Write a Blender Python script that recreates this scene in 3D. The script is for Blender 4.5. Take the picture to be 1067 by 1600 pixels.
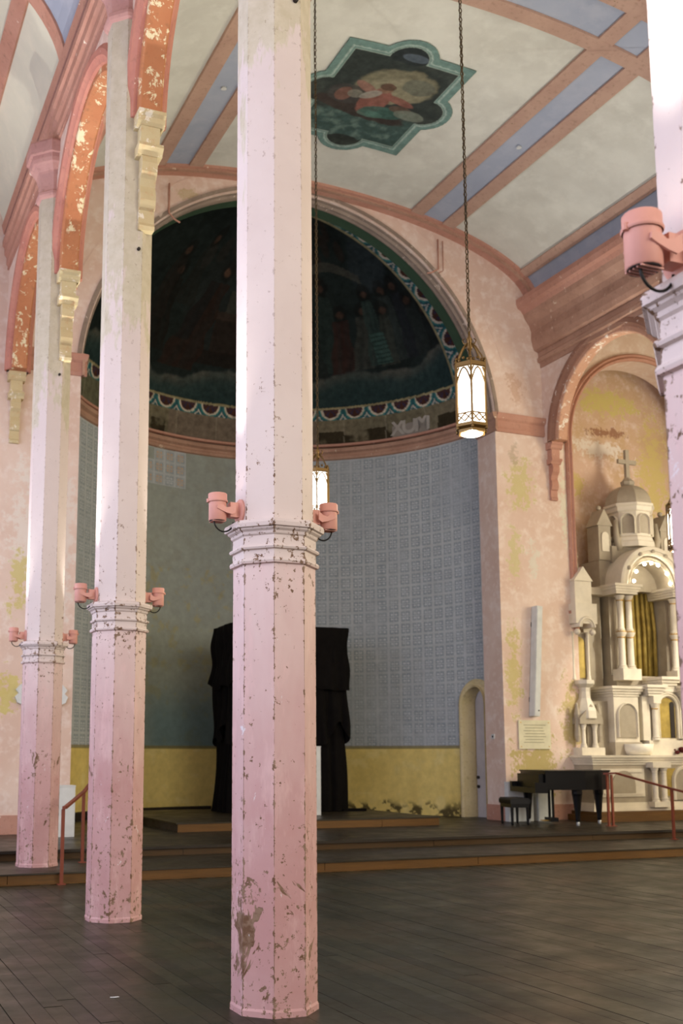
import bpy, math, random
import numpy as np
from mathutils import Vector, Matrix

random.seed(7); rng = np.random.default_rng(7)
for o in list(bpy.data.objects): bpy.data.objects.remove(o)
scene = bpy.context.scene
COL = scene.collection
PI = math.pi

# ------------------------------------------------------------------ camera
cam = bpy.data.cameras.new('camera'); cam_o = bpy.data.objects.new('camera', cam); COL.objects.link(cam_o)
cam.sensor_fit = 'VERTICAL'; cam.sensor_height = 36.0
cam.lens = 1705.7 * 36 / 1600
cam.shift_x = (533.5 - 428.1) / 1600; cam.shift_y = (926.7 - 800) / 1600
cam.clip_start = .05; cam.clip_end = 200
cam_o.location = (0, 0, 1.6)
cam_o.rotation_euler = (math.radians(90 + 8.474), 0, math.radians(-22.402))
cam.dof.use_dof = True; cam.dof.focus_distance = 7.2; cam.dof.aperture_fstop = 3.2
scene.camera = cam_o

# ------------------------------------------------------------------ world, daylight, exposure
w = bpy.data.worlds.new('world'); scene.world = w; w.use_nodes = True
w.node_tree.nodes['Background'].inputs[0].default_value = (.80, .88, 1.0, 1)
w.node_tree.nodes['Background'].inputs[1].default_value = .6
vs = scene.view_settings
vs.view_transform = 'Standard'; vs.look = 'None'; vs.gamma = 1; vs.use_curve_mapping = False
vs.exposure = 0.0

def area(name, loc, target, sx, sy, power, col):
    l = bpy.data.lights.new(name, 'AREA'); l.shape = 'RECTANGLE'; l.size = sx; l.size_y = sy
    l.energy = power; l.color = col
    o = bpy.data.objects.new(name, l); COL.objects.link(o); o.location = loc
    d = Vector(target) - Vector(loc); o.rotation_euler = d.to_track_quat('-Z', 'Y').to_euler()
    return o
# daylight entering by the tall windows of the left aisle (cool), of the nave front behind the viewer and of the right aisle (warm glass)
COOL = (.86, .92, 1.22); WARM = (1.06, .98, .84); WARM_R = (1.13, .98, .66)
for i, y in enumerate((0.4, 4.6, 8.8, 13.0, 17.0)):
    area('daylight_left', (-3.62, y, 5.2), (0, y, 4.6), 1.9, 5.6, 205, COOL)
area('daylight_front', (8.6, -7.3, 7.6), (8.6, 0, 8.0), 8.0, 8.0, 1400, WARM)
area('daylight_front_aisle', (-.6, -7.3, 5.0), (-.6, 0, 4.6), 2.6, 5.0, 100, (1.0, .95, 1.0))
for i, y in enumerate((4.6, 8.8, 13.0)):
    area('daylight_right', (20.9, y, 5.4), (16, y, 4.4), 1.9, 5.6, 400, WARM_R)

# ------------------------------------------------------------------ node helpers
def lin(h):
    h = h.lstrip('#'); v = [int(h[i:i+2], 16) / 255 for i in (0, 2, 4)]
    return tuple(((c / 12.92) if c <= .04045 else ((c + .055) / 1.055) ** 2.4) for c in v) + (1,)

class NT:
    def __init__(s, name, rough=.7, spec=.3):
        s.m = bpy.data.materials.new(name); s.m.use_nodes = True; s.t = s.m.node_tree; s.N = s.t.nodes
        s.b = s.N['Principled BSDF']; s.b.inputs['Roughness'].default_value = rough
        s.b.inputs['Specular IOR Level'].default_value = spec
        s._pos = None
    def n(s, typ, **kw):
        nd = s.N.new('ShaderNode' + typ)
        for k, v in kw.items(): setattr(nd, k, v)
        return nd
    def link(s, a, b):
        s.t.links.new(a, b)
    def put(s, sock, v):
        if hasattr(v, 'is_output') or isinstance(v, bpy.types.NodeSocket): s.link(v, sock)
        else: sock.default_value = v
    @property
    def pos(s):
        if s._pos is None: s._pos = s.n('NewGeometry').outputs['Position']
        return s._pos
    def math(s, op, a, b=0.0, c=None, clamp=False):
        nd = s.n('Math', operation=op, use_clamp=clamp); s.put(nd.inputs[0], a); s.put(nd.inputs[1], b)
        if c is not None: s.put(nd.inputs[2], c)
        return nd.outputs[0]
    def vmath(s, op, a, b=(0, 0, 0)):
        nd = s.n('VectorMath', operation=op); s.put(nd.inputs[0], a); s.put(nd.inputs[1], b)
        return nd.outputs['Value'] if op in ('LENGTH', 'DOT_PRODUCT', 'DISTANCE') else nd.outputs[0]
    def sep(s, v):
        nd = s.n('SeparateXYZ'); s.link(v, nd.inputs[0]); return nd.outputs
    def noise(s, scale, detail=5, rough=.6, vec=None, stretch=None, dist=0.0):
        nd = s.n('TexNoise'); nd.inputs['Scale'].default_value = scale; nd.inputs['Detail'].default_value = detail
        nd.inputs['Roughness'].default_value = rough; nd.inputs['Distortion'].default_value = dist
        v = vec if vec is not None else s.pos
        if stretch: v = s.vmath('MULTIPLY', v, stretch)
        s.link(v, nd.inputs['Vector']); return nd.outputs['Fac']
    def ramp(s, v, a, b, lo=0.0, hi=1.0):
        nd = s.n('MapRange', clamp=True); nd.inputs['From Min'].default_value = a; nd.inputs['From Max'].default_value = b
        nd.inputs['To Min'].default_value = lo; nd.inputs['To Max'].default_value = hi
        s.put(nd.inputs['Value'], v); return nd.outputs[0]
    def mix(s, f, a, b, mode='MIX'):
        nd = s.n('Mix', data_type='RGBA', blend_type=mode); s.put(nd.inputs[0], f)
        s.put(nd.inputs[6], a); s.put(nd.inputs[7], b); return nd.outputs[2]
    def blob(s, c, r, soft=1.0):
        v = s.vmath('SUBTRACT', s.pos, c); v = s.vmath('DIVIDE', v, r)
        return s.ramp(s.vmath('LENGTH', v), 1.0, 1.0 - soft)
    def bump(s, h, strength=.3, dist=.02):
        nd = s.n('Bump'); nd.inputs['Strength'].default_value = strength; nd.inputs['Distance'].default_value = dist
        s.put(nd.inputs['Height'], h); s.link(nd.outputs[0], s.b.inputs['Normal'])
    def out(s, col):
        s.put(s.b.inputs['Base Color'], col); return s.m

def M_plain(name, hexc, rough=.6, spec=.3, metal=0, var=.12, scale=3.0, bump=0.0):
    t = NT(name, rough, spec); t.b.inputs['Metallic'].default_value = metal
    c = lin(hexc); d = tuple(x * (1 - var) for x in c[:3]) + (1,); u = tuple(min(1, x * (1 + var)) for x in c[:3]) + (1,)
    n = t.noise(scale, 5)
    col = t.mix(t.ramp(n, .3, .7), d, u)
    if bump: t.bump(t.noise(scale * 9, 4), bump, .01)
    return t.out(col)

def M_emit(name, hexc, strength, base='ffffff'):
    t = NT(name, .5); t.b.inputs['Emission Color'].default_value = lin(hexc); t.b.inputs['Emission Strength'].default_value = strength
    return t.out(lin(base))

def M_plaster(name, base, dark, light, stains=(), chips=.0, moss=None, fine=1.0):
    """painted plaster: mottled paint, worn pale patches, stains = (centre, radii, colour, amount)"""
    t = NT(name, .85, .15)
    n1 = t.noise(.9, 4, .6); n2 = t.noise(5.5 * fine, 4, .65); n3 = t.noise(19 * fine, 3, .6)
    col = t.mix(t.ramp(n1, .35, .65), lin(base), lin(dark))
    col = t.mix(t.ramp(n2, .48, .68, 0, .75), col, lin(light))
    col = t.mix(t.ramp(n3, .55, .8, 0, .22), col, lin(dark))
    for (c, r, hx, amt) in stains:
        bl = t.blob(c, r); m = t.math('ADD', t.math('MULTIPLY', bl, .9), t.math('MULTIPLY', t.math('SUBTRACT', t.math('ADD', t.math('MULTIPLY', n2, .65), t.math('MULTIPLY', n3, .35)), .5), 3.2))
        m = t.ramp(t.math('MULTIPLY', m, t.ramp(bl, 0, .12)), .30, .56, 0, amt)
        col = t.mix(m, col, lin(hx))
    if chips:
        nc = t.noise(7, 5, .75, dist=.4); mk = t.ramp(nc, .74 - chips, .76 - chips)
        col = t.mix(mk, col, lin('e9e0d2'))
    t.bump(t.math('ADD', n2, t.math('MULTIPLY', n3, .5)), .25, .02)
    return t.out(col)

def M_column():
    t = NT('peeling_pink_column_paint', .6, .25)
    P = t.sep(t.pos); z = P[2]
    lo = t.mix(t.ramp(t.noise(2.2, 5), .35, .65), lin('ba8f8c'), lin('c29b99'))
    worn = t.ramp(t.math('ADD', z, t.math('MULTIPLY', t.math('SUBTRACT', t.noise(2.0, 4, .7, stretch=(1, 1, .35)), .5), 2.4)), 1.2, 3.0)  # worn paler upward; weaker window light near the floor put into the colour too
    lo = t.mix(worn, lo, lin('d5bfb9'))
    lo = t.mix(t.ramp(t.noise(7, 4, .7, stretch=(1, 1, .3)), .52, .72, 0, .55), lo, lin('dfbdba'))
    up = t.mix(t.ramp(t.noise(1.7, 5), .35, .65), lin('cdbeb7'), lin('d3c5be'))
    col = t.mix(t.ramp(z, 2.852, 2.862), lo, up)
    # bare weathered plaster high on the shaft
    zz = t.math('ADD', z, t.math('MULTIPLY', t.math('SUBTRACT', t.noise(3.2, 5, .72, stretch=(1, 1, .28)), .5), 6.5))
    bare = t.mix(t.ramp(t.noise(9, 4), .3, .7), lin('b7ae92'), lin('c9c1ab'))
    col = t.mix(t.ramp(zz, 6.3, 6.6, 0, .85), col, bare)
    # chips: edges of the octagon and random flakes, denser near the floor and round the collar
    oc = t.n('TexCoord').outputs['Object']; q = t.sep(oc)
    ax = t.math('ABSOLUTE', q[0]); ay = t.math('ABSOLUTE', q[1])
    a = t.math('MAXIMUM', ax, ay); b = t.math('MINIMUM', ax, ay)
    ta = t.math('DIVIDE', b, t.math('MULTIPLY', a, .4142))
    td = t.math('DIVIDE', t.math('SUBTRACT', a, b), t.math('MULTIPLY', t.math('ADD', a, b), .4142))
    tt = t.math('MINIMUM', ta, td); edge = t.ramp(tt, .86, 1.0)
    low = t.ramp(z, 1.6, .1); colr = t.math('MULTIPLY', t.ramp(z, 2.45, 2.85), t.ramp(z, 3.25, 3.1))
    f1 = t.noise(26, 5, .7); f2 = t.noise(6.5, 5, .75, dist=.3)
    m = t.math('ADD', f1, t.math('MULTIPLY', edge, .15)); m = t.math('ADD', m, t.math('MULTIPLY', low, .07))
    m = t.math('ADD', m, t.math('MULTIPLY', colr, .075)); m = t.math('ADD', m, t.math('MULTIPLY', t.math('SUBTRACT', f2, .5), .5))
    chip = t.ramp(m, .665, .685)
    crack = t.math('MULTIPLY', t.ramp(tt, .972, .985), t.ramp(t.noise(1.6, 4, .7), .47, .53, 0, .8)); crack = t.math('MULTIPLY', crack, t.ramp(z, 3.0, 2.6, .25, 1)); chip = t.math('MAXIMUM', chip, crack)
    blotch = t.ramp(t.math('ADD', t.noise(2.3, 5, .78, dist=.6, stretch=(1, 1, .75)), t.math('MULTIPLY', low, .05)), .635, .655); chip = t.math('MAXIMUM', chip, t.math('MULTIPLY', blotch, t.ramp(z, 2.6, 1.6)))
    chip = t.math('MULTIPLY', chip, t.ramp(z, 4.6, 3.4, .35, 1))
    brown = t.mix(t.ramp(t.noise(15, 4), .4, .6), lin('6b4f3a'), lin('8c7460'))
    col = t.mix(chip, col, brown)
    pale = t.ramp(t.noise(8, 5, .8, dist=.5, stretch=(1, 1, .6)), .655, .675, 0, .8)
    col = t.mix(t.math('MULTIPLY', pale, t.ramp(z, 3, 2.4)), col, lin('d9d6d8'))
    t.bump(t.math('SUBTRACT', t.math('MULTIPLY', f1, .3), chip), .35, .006)
    return t.out(col)

def M_trim(name, a, b, chipc='eee6d2', amt=.0, dirt='6a5140'):
    """old painted timber or stucco moulding with flaking paint"""
    t = NT(name, .7, .2)
    col = t.mix(t.ramp(t.noise(2.0, 4), .35, .65), lin(a), lin(b))
    col = t.mix(t.ramp(t.noise(14, 5), .55, .78, 0, .45), col, lin(dirt))
    col = t.mix(t.ramp(t.noise(5.5, 5, .75, dist=.4), .67 - amt, .69 - amt), col, lin(chipc))
    t.bump(t.noise(18, 5), .25, .01)
    return t.out(col)

def M_attr(name, rough=.8, spec=.15, noise_amt=.25, scale=14):
    t = NT(name, rough, spec)
    a = t.n('Attribute', attribute_name='Col')
    n = t.noise(scale, 5); f = t.ramp(n, .3, .7, 1 - noise_amt, 1 + noise_amt * .6)
    col = t.mix(1.0, a.outputs['Color'], t.n('CombineColor').outputs[0], 'MULTIPLY')
    cc = col.node.inputs[7].links[0].from_node
    for i in range(3): t.link(f, cc.inputs[i])
    return t.out(col)

def M_wood(name, a, b, rough=.42, spec=.35, per_object=False, stretch=(9, .6, 9), worn=None):
    t = NT(name, rough, spec)
    g = t.noise(3.0, 5, .65, stretch=stretch)
    col = t.mix(t.ramp(g, .3, .7), lin(a), lin(b))
    if per_object:
        r = t.n('ObjectInfo').outputs['Random']
        v = t.ramp(r, 0, 1, .72, 1.25); cc = t.n('CombineColor')
        for i in range(3): t.link(v, cc.inputs[i])
        col = t.mix(1.0, col, cc.outputs[0], 'MULTIPLY')
    if worn:
        col = t.mix(t.ramp(t.noise(.8, 5, .65), .5, .72, 0, .55), col, lin(worn))
    t.put(t.b.inputs['Roughness'], t.ramp(t.noise(2.2, 5), .3, .7, rough - .1, rough + .14))
    t.bump(g, .12, .004)
    return t.out(col)

MAT = {}
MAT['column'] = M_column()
MAT['wall'] = M_plaster('peeling_pink_plaster', 'dfc9ba', 'd5b9a8', 'e8d9ce', chips=.045, stains=[
    ((13.75, 19.3, 7.4), (.55, .5, .9), 'c9bd86', .85), ((13.55, 19.3, 5.9), (.3, .5, .9), 'c9bf8c', .8),
    ((14.05, 19.3, 5.8), (.25, .5, .6), 'd9d3c4', .8), ((13.45, 19.3, 3.4), (.3, .5, 1.5), 'c2b574', .8),
    ((13.9, 19.3, 1.4), (.9, .5, 1.0), 'b3a35e', .85), ((13.6, 19.3, 8.1), (.25, .5, .35), 'b9a791', .7),
    ((14.9, 19.3, 2.4), (.45, .5, 1.3), 'b5a465', .8), ((14.9, 19.3, 7.0), (.18, .5, 1.5), 'd8d6c0', .7),
    ((3.25, 19.3, 5.4), (.6, .5, 2.2), 'e2d9ce', .75), ((3.1, 19.3, 4.6), (.35, .5, .9), 'c8b968', .75),
    ((2.9, 19.3, 2.7), (.5, .5, .6), 'c8ba66', .8), ((3.9, 19.3, 5.6), (.25, .5, 2.0), 'ddd3c8', .7),
    ((6.1, 19.3, 12.6), (.35, .5, .22), 'b3a06f', .6), ((13.7, 19.3, 9.6), (.4, .5, .5), 'c4a088', .7)])
MAT['niche_wall'] = M_plaster('stained_niche_plaster', 'd2b39e', 'c4a67f', 'e2cfc2', chips=.07, stains=[
    ((17.2, 20.6, 10.1), (1.6, .6, .55), 'c8ba72', .95), ((18.6, 20.6, 8.4), (.7, .6, 2.2), 'c9b574', .95),
    ((16.9, 20.6, 8.9), (1.2, .6, .35), 'ddd2c4', .95), ((17.2, 20.6, 9.35), (.8, .6, .22), '93694e', .9),
    ((15.6, 20.6, 7.8), (.35, .6, 1.3), 'c7976a', .9), ((16.3, 20.6, 8.0), (.35, .6, .5), 'c4b06a', .8),
    ((15.5, 20.6, 6.6), (.3, .6, 1.6), 'd6bb74', .8)])
MAT['trim'] = M_trim('pink_moulding', 'bf917e', 'b58572')
MAT['trim_brown'] = M_trim('weathered_brown_moulding', 'a5806c', 'b6917c', 'd8c4ae', .03)
MAT['trim_orange'] = M_trim('orange_arch_paint_flaking', 'bb7f58', 'b37450', 'e0d2ac', .105)
MAT['arch_face'] = M_trim('rose_arch_moulding', 'b5796a', 'c08673', 'e5d6c4', .02)
MAT['soffit_pale'] = M_trim('pale_flaking_soffit', 'cfa48a', 'c99a7e', 'efe6d6', .09)
MAT['arch_brown'] = M_trim('brown_flaking_arch_moulding', '96705e', '8a6453', 'dfd2c6', .05)
MAT['corbel'] = M_trim('flaking_cream_corbel', 'cbbd94', 'c2ae84', 'e3d9c4', .08, 'c07a50')
MAT['arch_grey'] = M_trim('grey_stone_archivolt', '98887a', '85766a', 'c9b8a8', .05)
MAT['green'] = M_plain('dark_green_soffit_paint', '3d5240', .8, .1)
MAT['cap'] = M_trim('mauve_capital', 'b98c84', 'c69a8e')
MAT['rib'] = M_trim('brown_pink_vault_rib', 'ad8d7c', 'b79885', '5f5c30', 0.0)
MAT['panel'] = M_plaster('grey_white_vault_panel', 'd2d2c6', 'c2c1b5', 'd6d6ca', fine=.4)
MAT['panel_aisle'] = M_plaster('pale_green_aisle_vault_panel', 'd6d4c0', 'cdccba', 'dad6c2', fine=.4)
MAT['blue'] = M_plaster('dusty_blue_vault_strip', 'a5acb9', '9aa2b1', 'abb0bb', fine=.4)
MAT['floor_base'] = M_plain('dark_floor_base', '17130f', .8)
MAT['board'] = M_wood('dark_worn_floor_board', '24251a', '2e2d20', .38, .32, per_object=True, worn='463626')
MAT['stage'] = M_wood('dark_stage_floor', '262116', '332c1e', .4, .35, stretch=(.6, 9, 9))
MAT['riser'] = M_wood('brown_wood_riser', '573c1a', '6a491f', .5, .3, stretch=(.6, 9, 9))
MAT['riser_dark'] = M_wood('dark_brown_riser', '3d2b14', '4b3518', .5, .3, stretch=(.6, 9, 9))
MAT['nosing'] = M_wood('dark_step_nosing', '231d17', '30281e', .5, .3, stretch=(.6, 9, 9))
MAT['dado'] = M_plaster('yellow_dado_plaster', 'b19e58', 'a5914a', 'b9a868', fine=.6)
MAT['apse'] = M_attr('stencilled_blue_apse_plaster', noise_amt=.12, scale=6)
MAT['mural'] = M_attr('dark_dome_mural', .75, .1, noise_amt=.35, scale=7)
MAT['medal'] = M_attr('ceiling_painting', .75, .1, noise_amt=.25, scale=9)
MAT['marble'] = M_plain('carved_white_marble', 'd9d0bd', .5, .35, var=.12, scale=2.5, bump=.15)
MAT['marble_grey'] = M_plain('grey_carved_marble', 'a59a87', .6, .3, var=.16, scale=2.5, bump=.15)
MAT['gold'] = M_plain('tarnished_gold', 'b08a3e', .4, .5, .6)
MAT['niche_gold'] = M_plain('gilded_niche_curtain', 'a48e4a', .55, .3, .25, .3, 5)
MAT['black'] = M_plain('black_lacquer', '060606', .32, .25)
MAT['leather'] = M_plain('black_bench_leather', '0c0b0a', .5, .4)
MAT['brass'] = M_plain('brass', 'c2a05a', .3, .5, .9)
MAT['steel'] = M_plain('caster_steel', 'b9bec2', .35, .5, .6)
MAT['white'] = M_plain('white_painted_board', 'cfd2cf', .6)
MAT['door'] = M_plain('grey_white_door', 'b9b4b4', .6)
MAT['cream'] = M_trim('cream_door_arch', 'd3c39a', 'c8b788', 'e3d8bc', -.05)
MAT['rail'] = M_plain('rust_red_rail_paint', '7c3f2c', .5)
MAT['cloth'] = M_plain('black_cloth', '0d0b0a', .95, .1, var=.3, scale=8)
MAT['bronze'] = M_plain('aged_brass_lantern', '755a2e', .4, .5, .6)
MAT['chain'] = M_plain('dark_brass_chain', '4d3f25', .5, .4, .5)
MAT['glow'] = M_emit('lit_lantern_glass', 'fbfaf2', 5)
MAT['bulb'] = M_emit('lit_bulb', 'fff3da', 40)
MAT['lens'] = M_emit('lit_uplight_lens', 'fff6ea', 14)
MAT['can'] = M_plain('pink_painted_can', 'cf9686', .5, .3)
MAT['dark'] = M_plain('dark_grille', '2a2320', .6)
MAT['wire'] = M_plain('black_cable', '15120f', .5)
MAT['paper'] = M_plain('cream_notice_sheet', 'd8d3b5', .7)
MAT['ink'] = M_plain('faded_notice_print', 'a49f83', .8)
MAT['letters'] = M_plain('pale_painted_letters', 'a49e94', .8)
MAT['patch'] = M_plain('grey_plaster_patch', '8a8379', .8)
MAT['red'] = M_plain('dark_red_petals', '4c0f10', .7)
MAT['redscrap'] = M_plain('red_scrap', 'a83a22', .7)
MAT['basin'] = M_plain('white_glazed_basin', 'efe8d6', .35)

# ------------------------------------------------------------------ mesh helpers
class MB:
    def __init__(s): s.v = []; s.f = []
    def add(s, vs, fs):
        k = len(s.v); s.v.extend([tuple(map(float, p)) for p in vs]); s.f.extend([tuple(i + k for i in f) for f in fs]); return s
    def box(s, x0, x1, y0, y1, z0, z1):
        return s.add([(x0, y0, z0), (x1, y0, z0), (x1, y1, z0), (x0, y1, z0), (x0, y0, z1), (x1, y0, z1), (x1, y1, z1), (x0, y1, z1)],
                     [(0, 3, 2, 1), (4, 5, 6, 7), (0, 1, 5, 4), (1, 2, 6, 5), (2, 3, 7, 6), (3, 0, 4, 7)])
    def bar(s, p, q, wd, ht=None):
        p = Vector(p); q = Vector(q); d = (q - p).normalized(); up = Vector((0, 0, 1)) if abs(d.z) < .95 else Vector((0, 1, 0))
        a = d.cross(up).normalized() * wd / 2; b = a.cross(d).normalized() * (ht or wd) / 2
        v = [p - a - b, p + a - b, p + a + b, p - a + b, q - a - b, q + a - b, q + a + b, q - a + b]
        return s.add(v, [(0, 3, 2, 1), (4, 5, 6, 7), (0, 1, 5, 4), (1, 2, 6, 5), (2, 3, 7, 6), (3, 0, 4, 7)])
    def lathe(s, prof, n=8, c=(0, 0, 0), ph=None, cap=True, arc=None):
        ph = PI / n if ph is None else ph
        full = arc is None; m = n if full else n + 1; vs = []
        for r, z in prof:
            for i in range(m):
                a = ph + (2 * PI * i / n if full else arc * i / n); vs.append((c[0] + r * math.cos(a), c[1] + r * math.sin(a), c[2] + z))
        fs = []
        for j in range(len(prof) - 1):
            for i in range(n):
                k = (i + 1) % m; fs.append((j * m + i, j * m + k, (j + 1) * m + k, (j + 1) * m + i))
        if cap:
            fs.append(tuple(range(m - 1, -1, -1))); fs.append(tuple((len(prof) - 1) * m + i for i in range(m)))
        return s.add(vs, fs)
    def tube(s, path, r, n=8, cap=True):
        pts = [Vector(p) for p in path]; vs = []; prev = None
        for i, p in enumerate(pts):
            d = (pts[min(i + 1, len(pts) - 1)] - pts[max(i - 1, 0)]).normalized()
            up = prev if prev is not None else (Vector((0, 0, 1)) if abs(d.z) < .9 else Vector((1, 0, 0)))
            a = (up - d * up.dot(d)).normalized(); prev = a; b = d.cross(a)
            rr = r[i] if isinstance(r, (list, tuple)) else r
            for k in range(n): t = 2 * PI * k / n; vs.append(p + a * rr * math.cos(t) + b * rr * math.sin(t))
        fs = [(j * n + i, j * n + (i + 1) % n, (j + 1) * n + (i + 1) % n, (j + 1) * n + i) for j in range(len(pts) - 1) for i in range(n)]
        if cap: fs += [tuple(range(n - 1, -1, -1)), tuple((len(pts) - 1) * n + i for i in range(n))]
        return s.add(vs, fs)
    def sweep(s, frames, prof, closed=True, caps=True):
        """frames = (origin, u, v); prof = 2d loop"""
        n = len(prof); vs = []
        for o, u, v in frames:
            o = Vector(o); u = Vector(u); v = Vector(v)
            for a, b in prof: vs.append(o + u * a + v * b)
        m = n if closed else n - 1
        fs = [(j * n + i, j * n + (i + 1) % n, (j + 1) * n + (i + 1) % n, (j + 1) * n + i) for j in range(len(frames) - 1) for i in range(m)]
        if caps and closed: fs += [tuple(range(n - 1, -1, -1)), tuple((len(frames) - 1) * n + i for i in range(n))]
        return s.add(vs, fs)
    def prism(s, poly, d0, d1, axis=1):
        """poly of (a, b) extruded from d0 to d1 along axis (0: a=y,b=z; 1: a=x,b=z; 2: a=x,b=y)"""
        def P(a, b, d): return {0: (d, a, b), 1: (a, d, b), 2: (a, b, d)}[axis]
        n = len(poly); vs = [P(a, b, d0) for a, b in poly] + [P(a, b, d1) for a, b in poly]
        fs = [(i, (i + 1) % n, n + (i + 1) % n, n + i) for i in range(n)] + [tuple(range(n - 1, -1, -1)), tuple(range(n, 2 * n))]
        return s.add(vs, fs)
    def ball(s, c, r, n=10, m=7, sq=(1, 1, 1)):
        prof = [(max(r * math.sin(PI * j / m), 1e-4), -r * math.cos(PI * j / m)) for j in range(m + 1)]
        k = len(s.v); s.lathe(prof, n, (0, 0, 0), 0, True)
        for i in range(k, len(s.v)): x, y, z = s.v[i]; s.v[i] = (c[0] + x * sq[0], c[1] + y * sq[1], c[2] + z * sq[2])
        return s
    def move(s, dx=0, dy=0, dz=0):
        s.v = [(x + dx, y + dy, z + dz) for x, y, z in s.v]; return s
    def build(s, name, mat, parent=None, smooth=False, loc=None, fix=True):
        me = bpy.data.meshes.new(name); me.from_pydata(s.v, [], s.f)
        if fix:
            import bmesh
            bm = bmesh.new(); bm.from_mesh(me); bmesh.ops.recalc_face_normals(bm, faces=bm.faces); bm.to_mesh(me); bm.free()
        me.materials.append(MAT[mat] if isinstance(mat, str) else mat)
        if smooth: me.polygons.foreach_set('use_smooth', [True] * len(me.polygons))
        o = bpy.data.objects.new(name, me); COL.objects.link(o)
        if parent is not None: o.parent = parent
        if loc: o.location = loc
        return o

def smooth_by_angle(o, deg=35):
    me = o.data; me.polygons.foreach_set('use_smooth', [True] * len(me.polygons))
    try: me.set_sharp_from_angle(angle=math.radians(deg))
    except Exception: pass
    return o

def thing(name, label, cat, loc=(0, 0, 0), rz=0, group=None):
    o = bpy.data.objects.new(name, None); COL.objects.link(o); o.location = loc; o.rotation_euler = (0, 0, rz)
    o.empty_display_size = .2
    return tag(o, label, cat, group)
def tag(o, label, cat, group=None):
    o['label'] = label; o['category'] = cat
    if group: o['group'] = group
    return o
def struct(o, label, cat=None):
    o['kind'] = 'structure'; o['label'] = label; o['category'] = cat or o.name.split('_')[0].split('.')[0]
    return o
def copy_tree(o, parent=None):
    c = o.copy(); COL.objects.link(c)
    if parent is not None: c.parent = parent; c.matrix_parent_inverse = o.matrix_parent_inverse.copy()
    for ch in list(o.children): copy_tree(ch, c)
    return c
def grid_mesh(name, P, C, mat, parent=None, mask=None):
    """P (m,n,3) positions, C (m,n,3) linear colours"""
    m, n = P.shape[:2]; idx = np.arange(m * n).reshape(m, n)
    f = np.stack([idx[:-1, :-1], idx[:-1, 1:], idx[1:, 1:], idx[1:, :-1]], -1).reshape(-1, 4)
    if mask is not None: f = f[mask.reshape(-1)]
    me = bpy.data.meshes.new(name)
    me.vertices.add(m * n); me.vertices.foreach_set('co', P.reshape(-1).astype(np.float32))
    me.loops.add(len(f) * 4); me.loops.foreach_set('vertex_index', f.reshape(-1).astype(np.int32))
    me.polygons.add(len(f)); me.polygons.foreach_set('loop_start', np.arange(0, len(f) * 4, 4, dtype=np.int32))
    try: me.polygons.foreach_set('loop_total', np.full(len(f), 4, dtype=np.int32))
    except Exception: pass
    me.update(calc_edges=True); me.validate()
    a = me.color_attributes.new('Col', 'FLOAT_COLOR', 'POINT')
    a.data.foreach_set('color', np.concatenate([C.reshape(-1, 3), np.ones((m * n, 1))], 1).reshape(-1).astype(np.float32))
    me.polygons.foreach_set('use_smooth', [True] * len(me.polygons))
    me.materials.append(MAT[mat]); o = bpy.data.objects.new(name, me); COL.objects.link(o)
    if parent is not None: o.parent = parent
    return o
def L3(h): return np.array(lin(h)[:3])
def vnoise(x, y, seed=0, oct=4):
    """cheap value noise for the painted surfaces"""
    r = np.random.default_rng(seed); T = r.random((64, 64)); out = 0; amp = .5; tot = 0
    for o in range(oct):
        xi = np.floor(x).astype(int); yi = np.floor(y).astype(int); fx = x - xi; fy = y - yi
        fx = fx * fx * (3 - 2 * fx); fy = fy * fy * (3 - 2 * fy)
        a = T[xi % 64, yi % 64]; b = T[(xi + 1) % 64, yi % 64]; c = T[xi % 64, (yi + 1) % 64]; d = T[(xi + 1) % 64, (yi + 1) % 64]
        out = out + amp * ((a * (1 - fx) + b * fx) * (1 - fy) + (c * (1 - fx) + d * fx) * fy); tot += amp
        x = x * 2.03 + 7.1; y = y * 2.03 + 3.7; amp *= .5
    return out / tot
def sst(a, b, x):
    t = np.clip((x - a) / (b - a), 0, 1); return t * t * (3 - 2 * t)
def lay(C, m, col): return C * (1 - m[..., None]) + np.asarray(col) * m[..., None]

# ------------------------------------------------------------------ dimensions of the church
XC = 8.63; XL = 2.78; XR = 2 * XC - XL; YW = 19.34; ZS = .27
COLY = [2.62, 6.74, 10.92, 15.1]
AR, AZ = 4.53, 8.58          # chancel arch radius and springing height

# ------------------------------------------------------------------ floor
fb = struct(MB().box(-3.8, 21.2, -7.6, 14.2, -.3, -.022).build('floor', 'floor_base'), 'dark worn wooden floor of the nave, long narrow boards', 'floor')
BW = .122; board_meshes = {}
def board_mesh(length):
    k = round(length, 1)
    if k not in board_meshes:
        g = .0013; o = MB().box(g, BW - g, g, k - g, 0, .022)
        me = bpy.data.meshes.new('floor_board'); me.from_pydata(o.v, [], o.f); me.materials.append(MAT['board']); board_meshes[k] = me
    return board_meshes[k]
rest = MB(); cand = []
nrow = int((21.0 + 3.7) / BW)
for r in range(nrow):
    x = -3.7 + r * BW; y = -7.5 - random.random() * 3
    while y < 14.14:
        ln = random.choice((2.6, 3.0, 3.4, 3.8)); y1 = min(y + ln, 14.14); ln2 = math.floor((y1 - y) * 10 + 1e-6) / 10
        if ln2 > .1: cand.append((x, y, ln2, y1 - y))
        y += ln
def near_key(cb):
    x, y, l, _ = cb; yc = min(max(y + l / 2, 5.5), 14); ye = y + l
    # boards the photo sees: right of the left frame edge, left of the right one, in front of the bottom edge
    vis = ye > max(5.6, 7.2 - .4 * x) and x > .16 * yc - .1 and x < .92 * yc + .4
    return (0 if vis else 1, math.hypot(x, yc))
cand.sort(key=near_key)
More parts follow.
